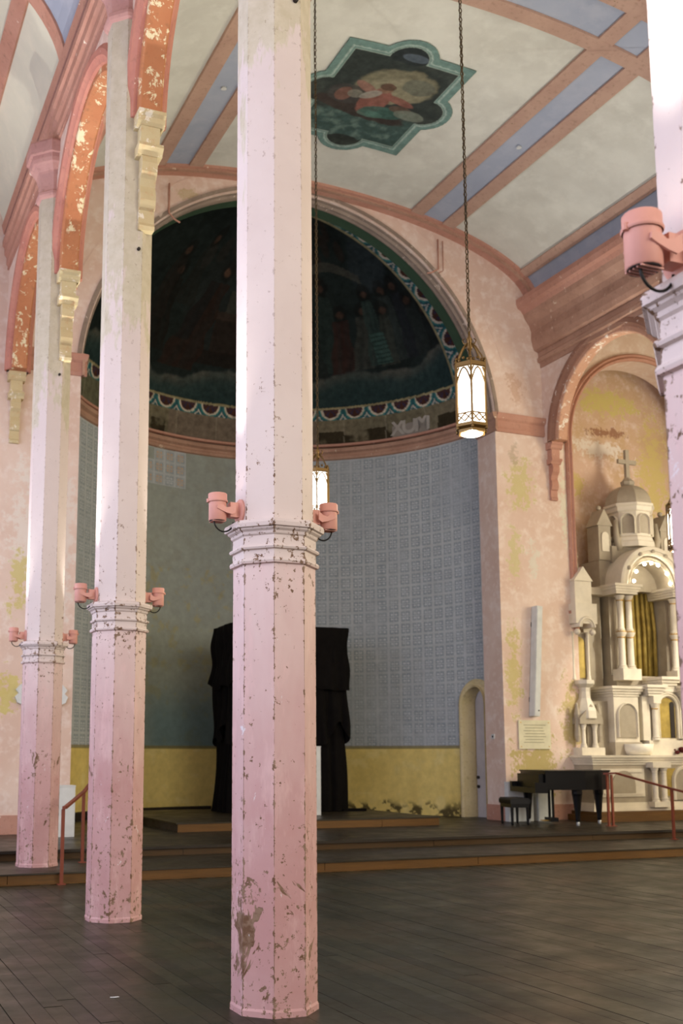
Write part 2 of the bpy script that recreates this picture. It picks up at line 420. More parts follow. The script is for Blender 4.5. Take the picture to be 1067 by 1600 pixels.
for i, (x, y, l, full) in enumerate(cand):
    dz = random.uniform(-.0015, .0015)
    if i < 300:
        o = bpy.data.objects.new('floor_board', board_mesh(l)); COL.objects.link(o); o.parent = fb
        o.location = (x, y, -.022 + dz)
    else:
        rest.box(x + .0035, x + BW - .0035, y + .0035, y + full - .0035, -.022, dz)
ro = rest.build('floor_boards_beyond', 'board', fb, fix=False); ro['kind'] = 'stuff'

# chancel: two steps and the stage
st = struct(MB().box(-3.8, 21.2, 14.19, 26, -.3, .12).build('floor_chancel', 'nosing'), 'raised dark wooden chancel floor with two brown steps', 'floor')
MB().box(-3.8, 21.2, 14.14, 15.95, .12, .14).build('step_tread', 'stage', st)
MB().box(-3.8, 21.2, 15.94, 26, .12, .245).build('stage_base', 'nosing', st)
MB().box(-3.8, 21.2, 15.92, 26, .245, ZS).build('stage_boards', 'stage', st)
xs = [-3.8, .9, 2.25, 6.6, 9.1, 13.4, 17.0, 21.2]
for a, b in zip(xs[:-1], xs[1:]):
    MB().box(a + .004, b - .004, 14.155, 14.19, -.02, .118).build('riser_board', 'riser', st)
xs = [-3.8, 1.2, 5.1, 9.4, 12.6, 16.8, 21.2]
for a, b in zip(xs[:-1], xs[1:]):
    MB().box(a + .004, b - .004, 15.932, 15.95, .14, .243).build('riser_board', 'riser_dark', st)
MB().box(-3.8, 21.2, 15.895, 15.93, .235, .276).build('stage_nosing', 'nosing', st)
MB().box(-3.8, 21.2, 14.12, 14.155, 0, .016).build('floor_strip', 'riser', st)

# ------------------------------------------------------------------ chancel wall with the great arch and the niche of the right aisle
def arch_spandrel(mb, c, r, zs, x0, x1, ztop, d0, d1, axis=1, n=40):
    """solid wall between x0..x1 above springing zs with a half-round opening, extruded d0..d1"""
    pts = [(c - r * math.cos(PI * i / n), zs + r * math.sin(PI * i / n)) for i in range(n + 1)]
    if x0 < c - r: mb.prism([(x0, zs), (c - r, zs), (c - r, ztop), (x0, ztop)], d0, d1, axis)
    if x1 > c + r: mb.prism([(c + r, zs), (x1, zs), (x1, ztop), (c + r, ztop)], d0, d1, axis)
    for (a, b), (a2, b2) in zip(pts[:-1], pts[1:]): mb.prism([(a, b), (a2, b2), (a2, ztop), (a, ztop)], d0, d1, axis)
    return mb
NX, NR, NZ = 17.25, 2.12, 8.6
wb = MB()
wb.box(2.3, XC - AR, YW, YW + .7, ZS, AZ); wb.box(XC + AR, NX - NR, YW, YW + .7, ZS, AZ)
arch_spandrel(wb, XC, AR, AZ, 2.3, NX - NR, 13.6, YW, YW + .7, 1, 64)
wall_back = struct(wb.build('wall_back', 'wall', fix=False), 'peeling pink chancel wall around the great round arch', 'wall')
wa = MB().box(NX + NR, 21.2, YW, YW + .7, ZS, NZ); wa.box(NX - NR, NX - NR + .001, YW, YW + .7, AZ, NZ)
arch_spandrel(wa, NX, NR, NZ, NX - NR, 21.2, 13.6, YW, YW + .7, 1, 40)
struct(wa.build('wall_back_aisle', 'wall', fix=False), 'pink plaster end wall of the right aisle above the altar', 'wall')
struct(MB().box(14.6, 21.2, 20.62, 20.8, ZS, 11.6).build('wall_niche', 'niche_wall'), 'stained yellow and pink plaster at the back of the altar niche', 'wall')
struct(MB().box(-3.8, 2.3, YW, YW + .7, ZS, 13.6).build('wall_back_left', 'wall'), 'pink end wall of the left aisle', 'wall')

def arch_frames(c, r, zs, y, n=72, a0=0, a1=PI):
    return [((c - r * math.cos(a0 + (a1 - a0) * i / n), y, zs + r * math.sin(a0 + (a1 - a0) * i / n)),
             (-math.cos(a0 + (a1 - a0) * i / n), 0, math.sin(a0 + (a1 - a0) * i / n)), (0, 1, 0)) for i in range(n + 1)]
# archivolt in the soffit: roll, hollow, fillet; profile (radial, depth)
prof = [(.02, -.03), (.06, 0), (.02, .035), (-.01, .05), (-.01, .13), (-.035, .15), (-.05, .18), (-.035, .21), (-.01, .23), (-.01, .29), (-.03, .31), (-.03, .36), (-.01, .38), (.1, .38), (.1, -.03)]
smooth_by_angle(MB().sweep(arch_frames(XC, AR, AZ, YW), prof).build('archivolt', 'arch_grey', wall_back), 50)
MB().sweep(arch_frames(XC, AR, AZ, YW), [(-.008, .38), (-.008, .70), (.05, .70), (.05, .38)]).build('green_soffit', 'green', wall_back, False)
# thin incised line that follows the arch on the wall face
for r in (5.02,):
    MB().sweep(arch_frames(XC, r, AZ, YW, a0=.32, a1=PI - .32), [(-.012, -.008), (.012, -.008), (.012, .01), (-.012, .01)]).build('wall_moulding', 'wall', wall_back)
# impost mouldings on both piers, returning along the jambs
ip = [(0, 0), (-.04, 0), (-.06, .06), (-.05, .10), (-.05, .24), (-.09, .28), (-.12, .36), (-.12, .40), (0, .42)]
for xa, xb, nm in ((2.9, XC - AR, 'l'), (XC + AR, 14.42, 'r')):
    MB().sweep([((xa, YW, AZ - .02), (0, 1, 0), (0, 0, 1)), ((xb + (.1 if nm == 'l' else 0), YW, AZ - .02), (0, 1, 0), (0, 0, 1))], ip).build('impost_moulding', 'trim', wall_back)
    xe, sx = (xb, -1) if nm == 'l' else (xa, 1)
    MB().sweep([((xe, YW - .1, AZ - .02), (sx, 0, 0), (0, 0, 1)), ((xe, YW + .69, AZ - .02), (sx, 0, 0), (0, 0, 1))], ip).build('impost_moulding', 'trim_brown', wall_back)
# skirting of the piers
for xa, xb in ((2.3, XC - AR + .02), (XC + AR - .02, 15.1)):
    MB().box(xa, xb, YW - .03, YW + .71, ZS, ZS + .32).build('pier_plinth', 'trim', wall_back)
# pipe runs on the spandrel
def conduit(label, pts, r=.018):
    o = MB().tube(pts, r, 6).build('conduit_pipe', 'trim', None, True); tag(o, label, 'pipe', 'pipes on the chancel wall'); return o
conduit('thin brown pipe pair down the wall right of the arch crown', [(11.80, YW - .05, 12.7), (11.80, YW - .05, 12.02), (11.62, YW - .06, 11.90), (11.50, YW - .07, 11.86)])
conduit('thin pipe beside the pair at right of the arch crown', [(11.92, YW - .05, 12.68), (11.92, YW - .05, 12.0), (11.80, YW - .06, 11.93)], .012)
conduit('thin brown pipe down the wall left of the arch crown', [(5.73, YW - .05, 12.72), (5.73, YW - .05, 12.1), (5.85, YW - .06, 11.98), (5.95, YW - .07, 11.93)])
# moulded rib round the altar niche, ending on a small bracket
nf = [((NX - NR - .05, YW, 4.7), (-1, 0, 0), (0, 1, 0))] + [((NX - (NR + .05) * math.cos(a), YW, NZ + (NR + .05) * math.sin(a)), (-math.cos(a), 0, math.sin(a)), (0, 1, 0)) for a in np.linspace(0, PI, 40)] + [((NX + NR + .05, YW, 4.7), (1, 0, 0), (0, 1, 0))]
MB().sweep(nf, [(-.07, .0), (-.07, -.05), (-.02, -.09), (.02, -.05), (.06, -.08), (.10, -.04), (.10, 0)]).build('niche_moulding', 'trim', wall_back)
for sx in (-1, 1):
    MB().lathe([(.02, -.42), (.07, -.32), (.09, -.16), (.16, -.05), (.18, 0), (.18, .06)], 10, (NX + sx * (NR + .05), YW - .03, 4.66)).build('niche_bracket', 'trim', wall_back)

# ------------------------------------------------------------------ apse: stencilled wall, painted half dome
AY, AXR = 19.7, 4.75
th = np.linspace(math.asin(.33 / AXR), PI - math.asin(.33 / AXR), 860); zz = np.linspace(ZS, 9.0, 480)
T, Z = np.meshgrid(th, zz)
P = np.stack([XC + AXR * np.cos(T), AY + AXR * np.sin(T), Z], -1)
U = T * AXR
C = np.zeros(P.shape) + L3('abb1b4')
n1 = vnoise(U * .8, Z * .8, 1); n2 = vnoise(U * 3.5, Z * 3.5, 2); n3 = vnoise(U * 9, Z * 9, 3, 3)
C = lay(C, sst(.4, .65, n1) * .5, L3('bdc2c0')); C = lay(C, sst(.5, .75, n2) * .4, L3('a6aeb1'))
cu, cv = U / .298, (Z - 1.78) / .292
iu, iv = np.floor(cu), np.floor(cv); fu, fv = cu - iu, cv - iv
cell = np.sin(iu * 12.9898 + iv * 78.233) * 43758.5453; cell = cell - np.floor(cell)
deg = np.degrees(T)
# repainted patch without stencils at left of centre, stepped along the cells
cd = np.degrees((iu + .5) * .298 / AXR); cz = (iv + .5) * .292 + 1.78
edge_l = 121 - 7 * np.clip((cz - 5.6) / 2.5, 0, 1) - 3 * (cell - .5); edge_r = 82 + 3 * np.sin(cz * 2.1)
plain = ((cd < edge_l) & (cd > edge_r)) & ~((cz > 8.0) & (cd > 100) & (cell > .25))
sten = ((fu > .12) & (fu < .88) & (fv > .10) & (fv < .90)) & ~plain & (Z > 1.80)
strength = (.35 + .65 * sst(.3, .6, n1 * .6 + n2 * .4)) * sst(.25, .45, n3 + .15)
tile = sten.astype(float) * strength
C = lay(C, tile * .68, L3('859196'))
C = lay(C, ((np.abs(fu - .0) < .05) | (np.abs(fu - 1) < .05)) * (~plain) * (Z > 1.8) * .22, L3('bfc2c4'))
gx, gy = (fu - .5) / .38, (fv - .5) / .40
dots = np.zeros_like(U)
for dx in (-.46, .46):
    for dy in (-.46, .46):
        rr = np.hypot(gx - dx, gy - dy); pet = .20 + .10 * np.cos(4 * np.arctan2(gy - dy, gx - dx))
        dots = np.maximum(dots, sst(1.15, .85, rr / pet))
dots = np.maximum(dots, .6 * ((np.abs(gx) < .07) | (np.abs(gy) < .07)))
C = lay(C, dots * tile * .9, L3('cacdd0'))
gold = ((cz > 7.9) & (cd > 100) & (cd < 121) & (cell > .3)) & sten
C = lay(C, dots * gold * .8, L3('c79a62'))
C = lay(C, plain * .75, L3('8d9489')); C = lay(C, plain * sst(.5, .7, n2) * .5, L3('92958a'))
stn = plain * sst(.55, .68, n2 * .6 + n3 * .4) * (Z < 6); C = lay(C, stn * .6, L3('a39b72'))
C = lay(C, plain * sst(5.2, 3.6, Z) * .35, L3('8f8f62')); C = lay(C, plain * sst(3.6, 2.3, Z) * sst(119, 108, deg) * .55, L3('45717b'))  # teal at the foot of the repaint is coloured light put into the paint
C = lay(C, (plain & (deg > 114.5) & (deg < 117) & (Z > 3.3) & (Z < 6.2)) * .6, L3('a39656'))
# dado below
dd = Z < 1.78; DC = np.zeros(P.shape) + L3('e2cb7c'); DC = lay(DC, sst(.4, .65, n1) * .6, L3('d0b868')); DC = lay(DC, sst(.55, .75, n2) * .4, L3('e8d898'))
rot = sst(.62, .42, Z + .35 * (n2 - .5)) * sst(.42, .56, n3) * (deg < 62); DC = lay(DC, rot * .9, L3('3a3322'))
C = np.where(dd[..., None], DC, C); C = lay(C, (np.abs(Z - 1.79) < .035) * .8, L3('857844'))
# doorway cut through the wall
DY0, DY1, DZS = 20.16, 20.95, 2.72; DYC, DR = (DY0 + DY1) / 2, (DY1 - DY0) / 2
Pc = .25 * (P[:-1, :-1] + P[1:, :-1] + P[:-1, 1:] + P[1:, 1:])
inside = (Pc[..., 0] > XC) & (Pc[..., 1] > DY0) & (Pc[..., 1] < DY1) & ((Pc[..., 2] < DZS) | ((Pc[..., 1] - DYC) ** 2 + (Pc[..., 2] - DZS) ** 2 < DR ** 2))
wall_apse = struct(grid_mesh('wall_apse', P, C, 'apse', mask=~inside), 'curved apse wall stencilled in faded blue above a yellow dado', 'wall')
# band between wall and dome
af = [((XC + AXR * math.cos(t), AY + AXR * math.sin(t), 8.80), (-math.cos(t), -math.sin(t), 0), (0, 0, 1)) for t in np.linspace(.06, PI - .06, 60)]
smooth_by_angle(MB().sweep(af, [(0, 0), (.05, .02), (.06, .08), (.04, .11), (.05, .15), (.12, .19), (.13, .27), (.06, .30), (0, .32)]).build('apse_moulding', 'trim_brown', wall_apse), 40)
smooth_by_angle(MB().sweep(af, [(.02, .33), (.09, .34), (.10, .39), (.02, .42)]).build('apse_moulding', 'trim', wall_apse), 40)
# skirting behind the dais
sk = [((XC + AXR * math.cos(t), AY + AXR * math.sin(t), ZS), (-math.cos(t), -math.sin(t), 0), (0, 0, 1)) for t in np.linspace(1.6, PI - .08, 40)]
MB().sweep(sk, [(0, 0), (.03, 0), (.03, .16), (0, .18)]).build('baseboard_apse', 'nosing', wall_apse)

psi = np.linspace(0, PI, 520); al = np.linspace(math.asin(.33 / AXR), PI / 2 - .004, 240)
S_, A_ = np.meshgrid(psi, al); Rp = AXR * np.cos(A_)
P = np.stack([XC + Rp * np.cos(S_), AY + AXR * np.sin(A_), 9.0 + Rp * np.sin(S_)], -1)
az = np.degrees(np.arctan2(P[..., 1] - AY, P[..., 0] - XC)); Z = P[..., 2]; arc = np.radians(az) * 4.6; Yp = P[..., 1]
n1 = vnoise(arc * .7 + 3, Z * .9, 11); n2 = vnoise(arc * 2.4, Z * 2.4, 12); n3 = vnoise(arc * 7, Z * 7, 13, 3)
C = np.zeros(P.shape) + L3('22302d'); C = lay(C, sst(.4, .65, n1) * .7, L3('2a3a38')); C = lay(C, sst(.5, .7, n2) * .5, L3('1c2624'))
def cloud(a0, z0, ra, rz, hx, amt=.8):
    global C
    d = np.hypot((az - a0) / ra, (Z - z0) / rz) + (n2 - .5) * .7; C = lay(C, sst(1.0, .75, d) * amt, L3(hx))
def figure(a0, z0, h, wd, lean, robe, skin='6b4a33', sec=None):
    """a standing robed figure: hem at z0, height h"""
    global C
    zt = z0 + h; t = np.clip((Z - z0) / h, 0, 1); ca = a0 + lean * t
    half = wd * (1.0 - .45 * t) * (1 + .12 * np.sin(Z * 9 + a0))
    body = (np.abs(az - ca) < half) & (Z > z0) & (Z < zt - .22 * h * .6)
    fold = .5 + .5 * np.sin((az - ca) / half * 7 + n2 * 5)
    C = lay(C, body * (.55 + .3 * fold), L3(robe))
    if sec: C = lay(C, (body & (az - ca > 0) & (t > .3)) * .5, L3(sec))
    hd = np.hypot((az - (a0 + lean)) / 2.3, (Z - (zt - .07)) / .14) + (n3 - .5) * .5
    C = lay(C, sst(1.4, 1.0, hd) * .5, L3('1d1712')); C = lay(C, sst(.8, .45, hd + np.clip(Z - zt + .09, 0, 1) * 4) * .6, L3(skin))
cloud(72, 12.2, 16, 1.2, '39453f', .5); cloud(32, 12.75, 9, .5, '37474b', .7); cloud(100, 12.3, 12, 1.4, '2e3533', .6)
# altar block and steps painted in the middle
for a0, a1, z0, z1, hx in ((83, 97, 11.2, 11.95, '3a2c22'), (82, 98, 11.9, 12.05, '4a3a2e'), (80, 101, 10.95, 11.25, '2c221a'), (90, 94, 12.05, 12.45, '4b4b40')):
    C = lay(C, ((az > a0) & (az < a1) & (Z > z0) & (Z < z1)) * .85, L3(hx))
figure(108, 10.75, 2.05, 7.0, -9, '3b2418', '8a5c3e', '13262a')
figure(118, 11.0, 1.6, 5, 3, '26211a'); figure(122, 11.6, 1.3, 4, 2, '2f2a24'); figure(112, 12.0, 1.2, 4, 2, '2a2d28')
for a0, z0, hx in ((112, 12.85, '3b3a34'), (106, 13.0, '343029'), (100, 13.15, '3a332c'), (97, 12.9, '2f2b25')): cloud(a0, z0, 3.0, .22, hx, .6)
for a0, z0, h, wd, le, robe in ((56, 10.9, 1.75, 5, 0, '31463f'), (51, 10.7, 1.45, 4.5, -1, '4a2a20'), (60, 10.7, 1.4, 4, 2, '2c3330'), (44, 10.9, 1.25, 4, -3, '4a4e44'), (38.5, 10.95, 1.5, 3.4, 0, '37524a'),
                               (31, 10.95, 1.5, 3.6, 0, '3a4742'), (25.5, 10.95, 1.5, 3.4, 0, '2a2f36'), (35, 10.9, 1.2, 3.0, -2, '454c3f'), (21, 10.95, 1.2, 3.5, 1, '2f3a36'), (17, 11.0, .9, 3, 0, '252b2a'), (66, 10.8, 1.3, 4, 1, '26302f')):
    figure(a0, z0, h, wd, le, robe)
for a0, z0 in ((53, 13.32), (50, 13.18), (43, 13.1), (56, 13.0), (47, 13.35), (58, 12.75)): cloud(a0, z0, 2.6, .17, '3c2c22', .6)
sc = np.abs(Z - (12.55 + .35 * np.sin(np.radians((az - 36) * 5)))) < .07; C = lay(C, (sc & (az > 38) & (az < 62)) * .6, L3('5b5a4c'))
tb = (np.abs(az - (37 + (Z - 11.2) * 2.0)) < 2.6) & (Z > 10.95) & (Z < 11.62); C = lay(C, tb * .85, L3('3f6a5f')); C = lay(C, (tb & (np.mod(Z, .09) < .03)) * .6, L3('1d332e'))
# cloud bank along the foot of the painting
top = 10.75 + .18 * np.sin(np.radians(az) * 9) + .25 * sst(60, 20, az) + .28 * (n2 - .5) + .1 * sst(115, 130, az)
bank = sst(0, .10, top - Z); C = lay(C, bank, L3('33504d')); C = lay(C, bank * sst(.35, .02, top - Z) * (.5 + .5 * sst(.4, .6, n2)), L3('6b6a5c')); C = lay(C, bank * sst(.3, .6, top - Z) * .5, L3('1f4243'))
# border bands: scallops along the foot and round the front edge
def scallop(u, v, per):
    """u along, v across 0..1 (0 at the painting side) -> colours"""
    f = np.mod(u / per, 1.0) - .5; d = np.hypot(f / .36, v / .85)
    col = np.zeros(u.shape + (3,)) + L3('2d6266'); col = lay(col, sst(.5, .7, np.abs(np.sin(f * 18 + v * 4))) * .6, L3('33454f'))
    col = lay(col, (d < 1.25) * 1.0, L3('3f7d78')); col = lay(col, (d < 1.12) * 1.0, L3('c2b7a4')); col = lay(col, (d < .92) * 1.0, L3('4a2f26'))
    col = lay(col, (d < .80) * (np.abs(np.sin(np.arctan2(f, v + 1e-3) * 5)) > .75) * .6, L3('27314e')); col = lay(col, (np.abs(d - 1.55) < .07) * .9, L3('b8b3a6'))
    return col
zl = 9.80; zh = 10.06
fr = (Z > zl) & (Z < zh) & (Yp > 20.7); C = np.where(fr[..., None], scallop(arc, (zh - Z) / (zh - zl), .60), C)
C = lay(C, ((Z >= zh) & (Z < zh + .05) & (Yp > 20.7)) * 1.0, L3('938a68'))
low = (Z <= zl); FC = np.zeros(P.shape) + L3('6d6753'); FC = lay(FC, sst(.45, .6, n1) * .5, L3('7b725c'))
FC = lay(FC, (((az > 108) & (az < 113)) | ((az > 34) & (az < 62)) | ((az > 12) & (az < 22))) * (Z < 9.52) * sst(.3, .45, n2) * .9, L3('2b2416'))
FC = lay(FC, ((az > 60) & (az < 107)) * .8, L3('74675a')); FC = lay(FC, ((az > 125)) * .7, L3('565947'))
FC = lay(FC, (np.mod(az, 13) < .35) * .5, L3('938b78')); C = np.where(low[..., None], FC, C)
ring = (Yp > 20.42) & (Yp < 20.80); arcp = S_ * AXR
C = np.where((ring & (Z > 9.25))[..., None], scallop(arcp, (20.80 - Yp) / .38 * -1 + 1.0, .62)[..., ::1], C)
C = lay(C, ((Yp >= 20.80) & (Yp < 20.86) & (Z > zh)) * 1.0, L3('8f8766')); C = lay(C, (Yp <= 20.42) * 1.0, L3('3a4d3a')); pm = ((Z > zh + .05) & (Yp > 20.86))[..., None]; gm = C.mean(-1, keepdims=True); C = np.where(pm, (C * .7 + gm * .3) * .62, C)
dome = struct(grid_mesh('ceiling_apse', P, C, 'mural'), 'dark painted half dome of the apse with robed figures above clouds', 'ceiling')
# loose lettering fragment on the frieze
def on_apse(a, z, off=.02): t = math.radians(a); return (XC + (AXR - off) * math.cos(t), AY + (AXR - off) * math.sin(t), z)
pt = MB(); q = [on_apse(a, z, .025) for z in (9.22, 9.78) for a in (37.2, 33.2, 29.2, 25.2)]
pt.add(q, [(0, 1, 5, 4), (1, 2, 6, 5), (2, 3, 7, 6)]).build('letter_patch', 'patch', dome)
for ch, a in (('X', 35.4), ('U', 31.6), ('M', 27.2)):
    cu_ = bpy.data.curves.new('painted_letter', 'FONT'); cu_.body = ch; cu_.size = .60 if ch != 'X' else .48; cu_.extrude = .004; cu_.offset = .012; cu_.align_x = 'CENTER'
    to = bpy.data.objects.new('tmp', cu_); COL.objects.link(to); bpy.context.view_layer.update()
    me = bpy.data.meshes.new_from_object(to.evaluated_get(bpy.context.evaluated_depsgraph_get())); bpy.data.objects.remove(to)
    me.materials.append(MAT['letters']); lo_ = bpy.data.objects.new('painted_letter', me); COL.objects.link(lo_); lo_.parent = dome
    lo_.location = on_apse(a, 9.27, .035); lo_.rotation_euler = (PI / 2, 0, math.radians(a) - PI / 2)

# door in the apse
dr = MB().box(13.50, 13.56, DY0 - .12, DY1 + .05, ZS, 3.3).build('door_1', 'door'); struct(dr, 'grey-white arched door in the apse with two black knobs', 'door')
for zk in (1.13, .93):
    MB().lathe([(.02, 0), (.035, .02), (.035, .05), (.015, .06)], 10, (0, 0, 0)).build('door_knob', 'dark', dr).matrix_basis = Matrix.Translation((13.50, 20.86, zk)) @ Matrix.Rotation(-PI / 2, 4, 'Y')
jb = MB(); ns = 16
pts = [(DY0, ZS), (DY0, DZS)] + [(DYC - DR * math.cos(PI * i / ns), DZS + DR * math.sin(PI * i / ns)) for i in range(1, ns)] + [(DY1, DZS), (DY1, ZS)]
jb.sweep([((0, a, b), (0, 0, 0), (1, 0, 0)) for a, b in pts], [(0, 13.2), (0, 13.51)], closed=False, caps=False)
MB(); jb.build('door_reveal', 'cream', dr)
fr_ = []
for a, b in pts:
    if b <= DZS: nrm = (0, -1 if a < DYC else 1, 0)
    else: l = math.hypot(a - DYC, b - DZS); nrm = (0, (a - DYC) / l, (b - DZS) / l)
    xw = XC + math.sqrt(AXR ** 2 - (min(a, 21.2) - AY) ** 2)
    fr_.append(((xw, a, b), nrm, (-1, 0, 0)))
MB().sweep(fr_, [(-.02, -.25), (-.02, .07), (.03, .10), (.07, .06), (.12, .07), (.16, .03), (.16, -.1)]).build('door_architrave', 'cream', dr)

# ------------------------------------------------------------------ vaults
NVA, NVB, NVZ = 5.5, 1.65, 11.57
def vault_pt(x, xc, a, b, z0, off):
    t = max(-1, min(1, (x - xc) / a)); ang = math.acos(t); px, pz = a * math.cos(ang), b * math.sin(ang)
    nx, nz = px / a ** 2, pz / b ** 2; l = math.hypot(nx, nz) or 1
    return xc + px - nx / l * off, z0 + pz - nz / l * off
def strip(xa, xb, y0, y1, geo, inn, outw=-.06, n=None):
    xc, a, b, z0 = geo; t0 = math.acos(max(-1, min(1, (xa - xc) / a))); t1 = math.acos(max(-1, min(1, (xb - xc) / a)))
    n = n or max(1, int(abs(t1 - t0) * a / .25)); fr = []
    for i in range(n + 1):
        x = xc + a * math.cos(t0 + (t1 - t0) * i / n); p = vault_pt(x, xc, a, b, z0, inn); q = vault_pt(x, xc, a, b, z0, outw)
        fr.append((p, q))
    vs = []; fs = []
    for p, q in fr: vs += [(p[0], y0, p[1]), (p[0], y1, p[1]), (q[0], y1, q[1]), (q[0], y0, q[1])]
    for i in range(n):
        k = 4 * i; fs += [(k, k + 1, k + 5, k + 4), (k + 1, k + 2, k + 6, k + 5), (k + 2, k + 3, k + 7, k + 6), (k + 3, k, k + 4, k + 7)]
    fs += [(0, 3, 2, 1), (4 * n, 4 * n + 1, 4 * n + 2, 4 * n + 3)]
    return MB().add(vs, fs)
G = (XC, NVA, NVB, NVZ); Y0 = -7.5; YV = 18.95
ceiling = struct(strip(XC - 5.499, XC + 5.499, Y0, YW, G, 0, -.15, 60).build('ceiling', 'panel'), 'elliptical nave vault of grey-white panels between brown ribs and blue strips', 'ceiling')
smooth_by_angle(ceiling, 40)
for s in (-1, 1):
    def sx(a, b): return (XC + s * a, XC + s * b) if s > 0 else (XC - b, XC - a)
    for a, b in ((2.33, 2.61), (3.10, 3.38), (5.07, 5.24)): smooth_by_angle(strip(*sx(a, b), Y0, YV, G, .055).build('vault_rib', 'rib', ceiling))
    for a, b in ((2.61, 3.10), (5.24, 5.47)): strip(*sx(a, b), Y0, YV, G, .012, -.02).build('blue_strip', 'blue', ceiling)
for yb in (13.01, 6.75, .45):
    strip(XC - 5.24, XC + 5.24, yb - .14, yb + .14, G, .058, n=40).build('vault_rib', 'rib', ceiling)
    strip(XC - 5.24, XC + 5.24, yb - 1.1, yb - .82, G, .058, n=40).build('vault_rib', 'rib', ceiling)
    strip(XC - 5.24, XC + 5.24, yb - .82, yb - .14, G, .014, -.02, n=40).build('blue_strip', 'blue', ceiling)
strip(XC - 5.495, XC + 5.495, YV, YW + .01, G, .06, n=50).build('end_rib', 'trim', ceiling)
strip(XC - 5.495, XC + 5.495, YV + .08, YV + .17, G, .09, n=50).build('end_rib', 'trim_brown', ceiling)
for x, y in ((5.78, 16.3), (11.55, 15.9)):   # small white ceiling roses on the blue strips
    vx, vz = vault_pt(x, XC, NVA, NVB, NVZ, .03)
    MB().lathe([(.05, 0), (.04, .03)], 12, (vx, y, vz - .02)).build('ceiling_rose', 'white', ceiling)

# painted medallion
hx, hy = 1.2, 1.42; mx, my = 8.53, 15.95
gx = np.linspace(-hx - .36, hx + .36, 210); gy = np.linspace(-hy - .36, hy + .36, 240); X, Y = np.meshgrid(gx, gy)
def sdist(X, Y, k):
    """signed distance to the lobed rectangle shrunk by k"""
    rx, ry, rl = hx - k, hy - k, .52 - k * .75
    d = np.maximum(np.abs(X) - rx, np.abs(Y) - ry)
    for cx_, cy_ in ((hx - .22, 0), (-hx + .22, 0), (0, hy - .22), (0, -hy + .22)): d = np.minimum(d, np.hypot(X - cx_, Y - cy_) - rl)
    return d
d0 = sdist(X, Y, 0); d1 = sdist(X, Y, .21); d2 = sdist(X, Y, .15)
C = np.zeros(X.shape + (3,)) + L3('6f8a82'); C = lay(C, sst(.4, .6, vnoise(X * 4 + 9, Y * 4 + 9, 21)) * .4, L3('64807a'))
C = lay(C, (np.abs(d2) < .018) * .55, L3('9fb0a6')); C = lay(C, (np.abs(d2 - .012 * np.sin((X + Y) * 42)) < .012) * .5, L3('a8b8ad'))
n2 = vnoise(X * 2.2 + 9, Y * 2.2 + 9, 22); n3 = vnoise(X * 7 + 9, Y * 7 + 9, 23)
a_, b_ = X, -Y      # b_ up = towards the viewer's top
Pn = np.zeros(X.shape + (3,)) + L3('2c3531'); Pn = lay(Pn, sst(.4, .65, n2) * .6, L3('3b433c'))
def el(cx_, cy_, rx, ry, hxc, amt=.9, rot=0):
    global Pn
    c_, s_ = math.cos(rot), math.sin(rot); u = (a_ - cx_) * c_ + (b_ - cy_) * s_; v = -(a_ - cx_) * s_ + (b_ - cy_) * c_
    Pn = lay(Pn, sst(1.08, .92, np.hypot(u / rx, v / ry) + (n3 - .5) * .25) * amt, L3(hxc))
Pn = lay(Pn, sst(-.35, -.55, b_ + .1 * np.sin(a_ * 5)) * .9, L3('33504a')); Pn = lay(Pn, (sst(-.45, -.6, b_) * sst(.45, .75, n3)) * .55, L3('587064'))
el(.15, .45, .75, .5, '6f6a4c', .9, .3); el(.2, .35, .6, .38, '7d7858', .7, .3); el(.55, .6, .3, .22, '565a4a', .8)
el(-.15, -.35, .95, .22, '39302a', .95, -.15); el(-.55, .0, .38, .28, '3c3a36', .9); el(-.62, -.02, .16, .2, '6a4636', .9); el(-.42, .05, .14, .12, '6c6a5a', .8)
el(.0, -.05, .26, .42, '7f4838', .95, -.15); el(-.3, .28, .3, .1, '7c5242', .9, -.5); el(.4, .12, .34, .09, '7f4838', .9, -.2); el(.05, .38, .13, .15, '7a5a40', .95); el(.05, .42, .15, .1, '4a3526', .8)
el(-.15, .12, .2, .1, '8a8878', .8, .7); el(.3, -.3, .42, .17, '2e574c', .9, .1); el(.1, -.42, .25, .1, '3f6a5c', .8); el(.55, -.1, .22, .1, '5b4636', .8); el(.8, -.2, .3, .14, '66705f', .8)
el(0, 1.35, .4, .25, '232b2c', .9); el(.1, 1.3, .25, .1, '4a5a66', .7); el(0, -1.4, .4, .2, '2a2e28', .9)
C = np.where((d1 < 0)[..., None], np.clip((Pn * .68 + Pn.mean(-1, keepdims=True) * .32) * 1.3 * (.75 + .5 * n3[..., None]), 0, 1), C); C = lay(C, (np.abs(d1) < .012) * .8, L3('8a9a8f'))
PX = mx + X; t_ = np.clip((PX - XC) / NVA, -1, 1); PZ = NVZ + NVB * np.sqrt(1 - t_ ** 2) - .02
mk = (.25 * (d0[:-1, :-1] + d0[1:, :-1] + d0[:-1, 1:] + d0[1:, 1:])) < 0
medal = grid_mesh('ceiling_painting', np.stack([PX, my + Y, PZ], -1), C, 'medal', mask=mk)
sol = medal.modifiers.new('thickness', 'SOLIDIFY'); sol.thickness = .015; sol.offset = 0
tag(medal, 'lobed square ceiling painting of a figure in a boat, teal border', 'painting')

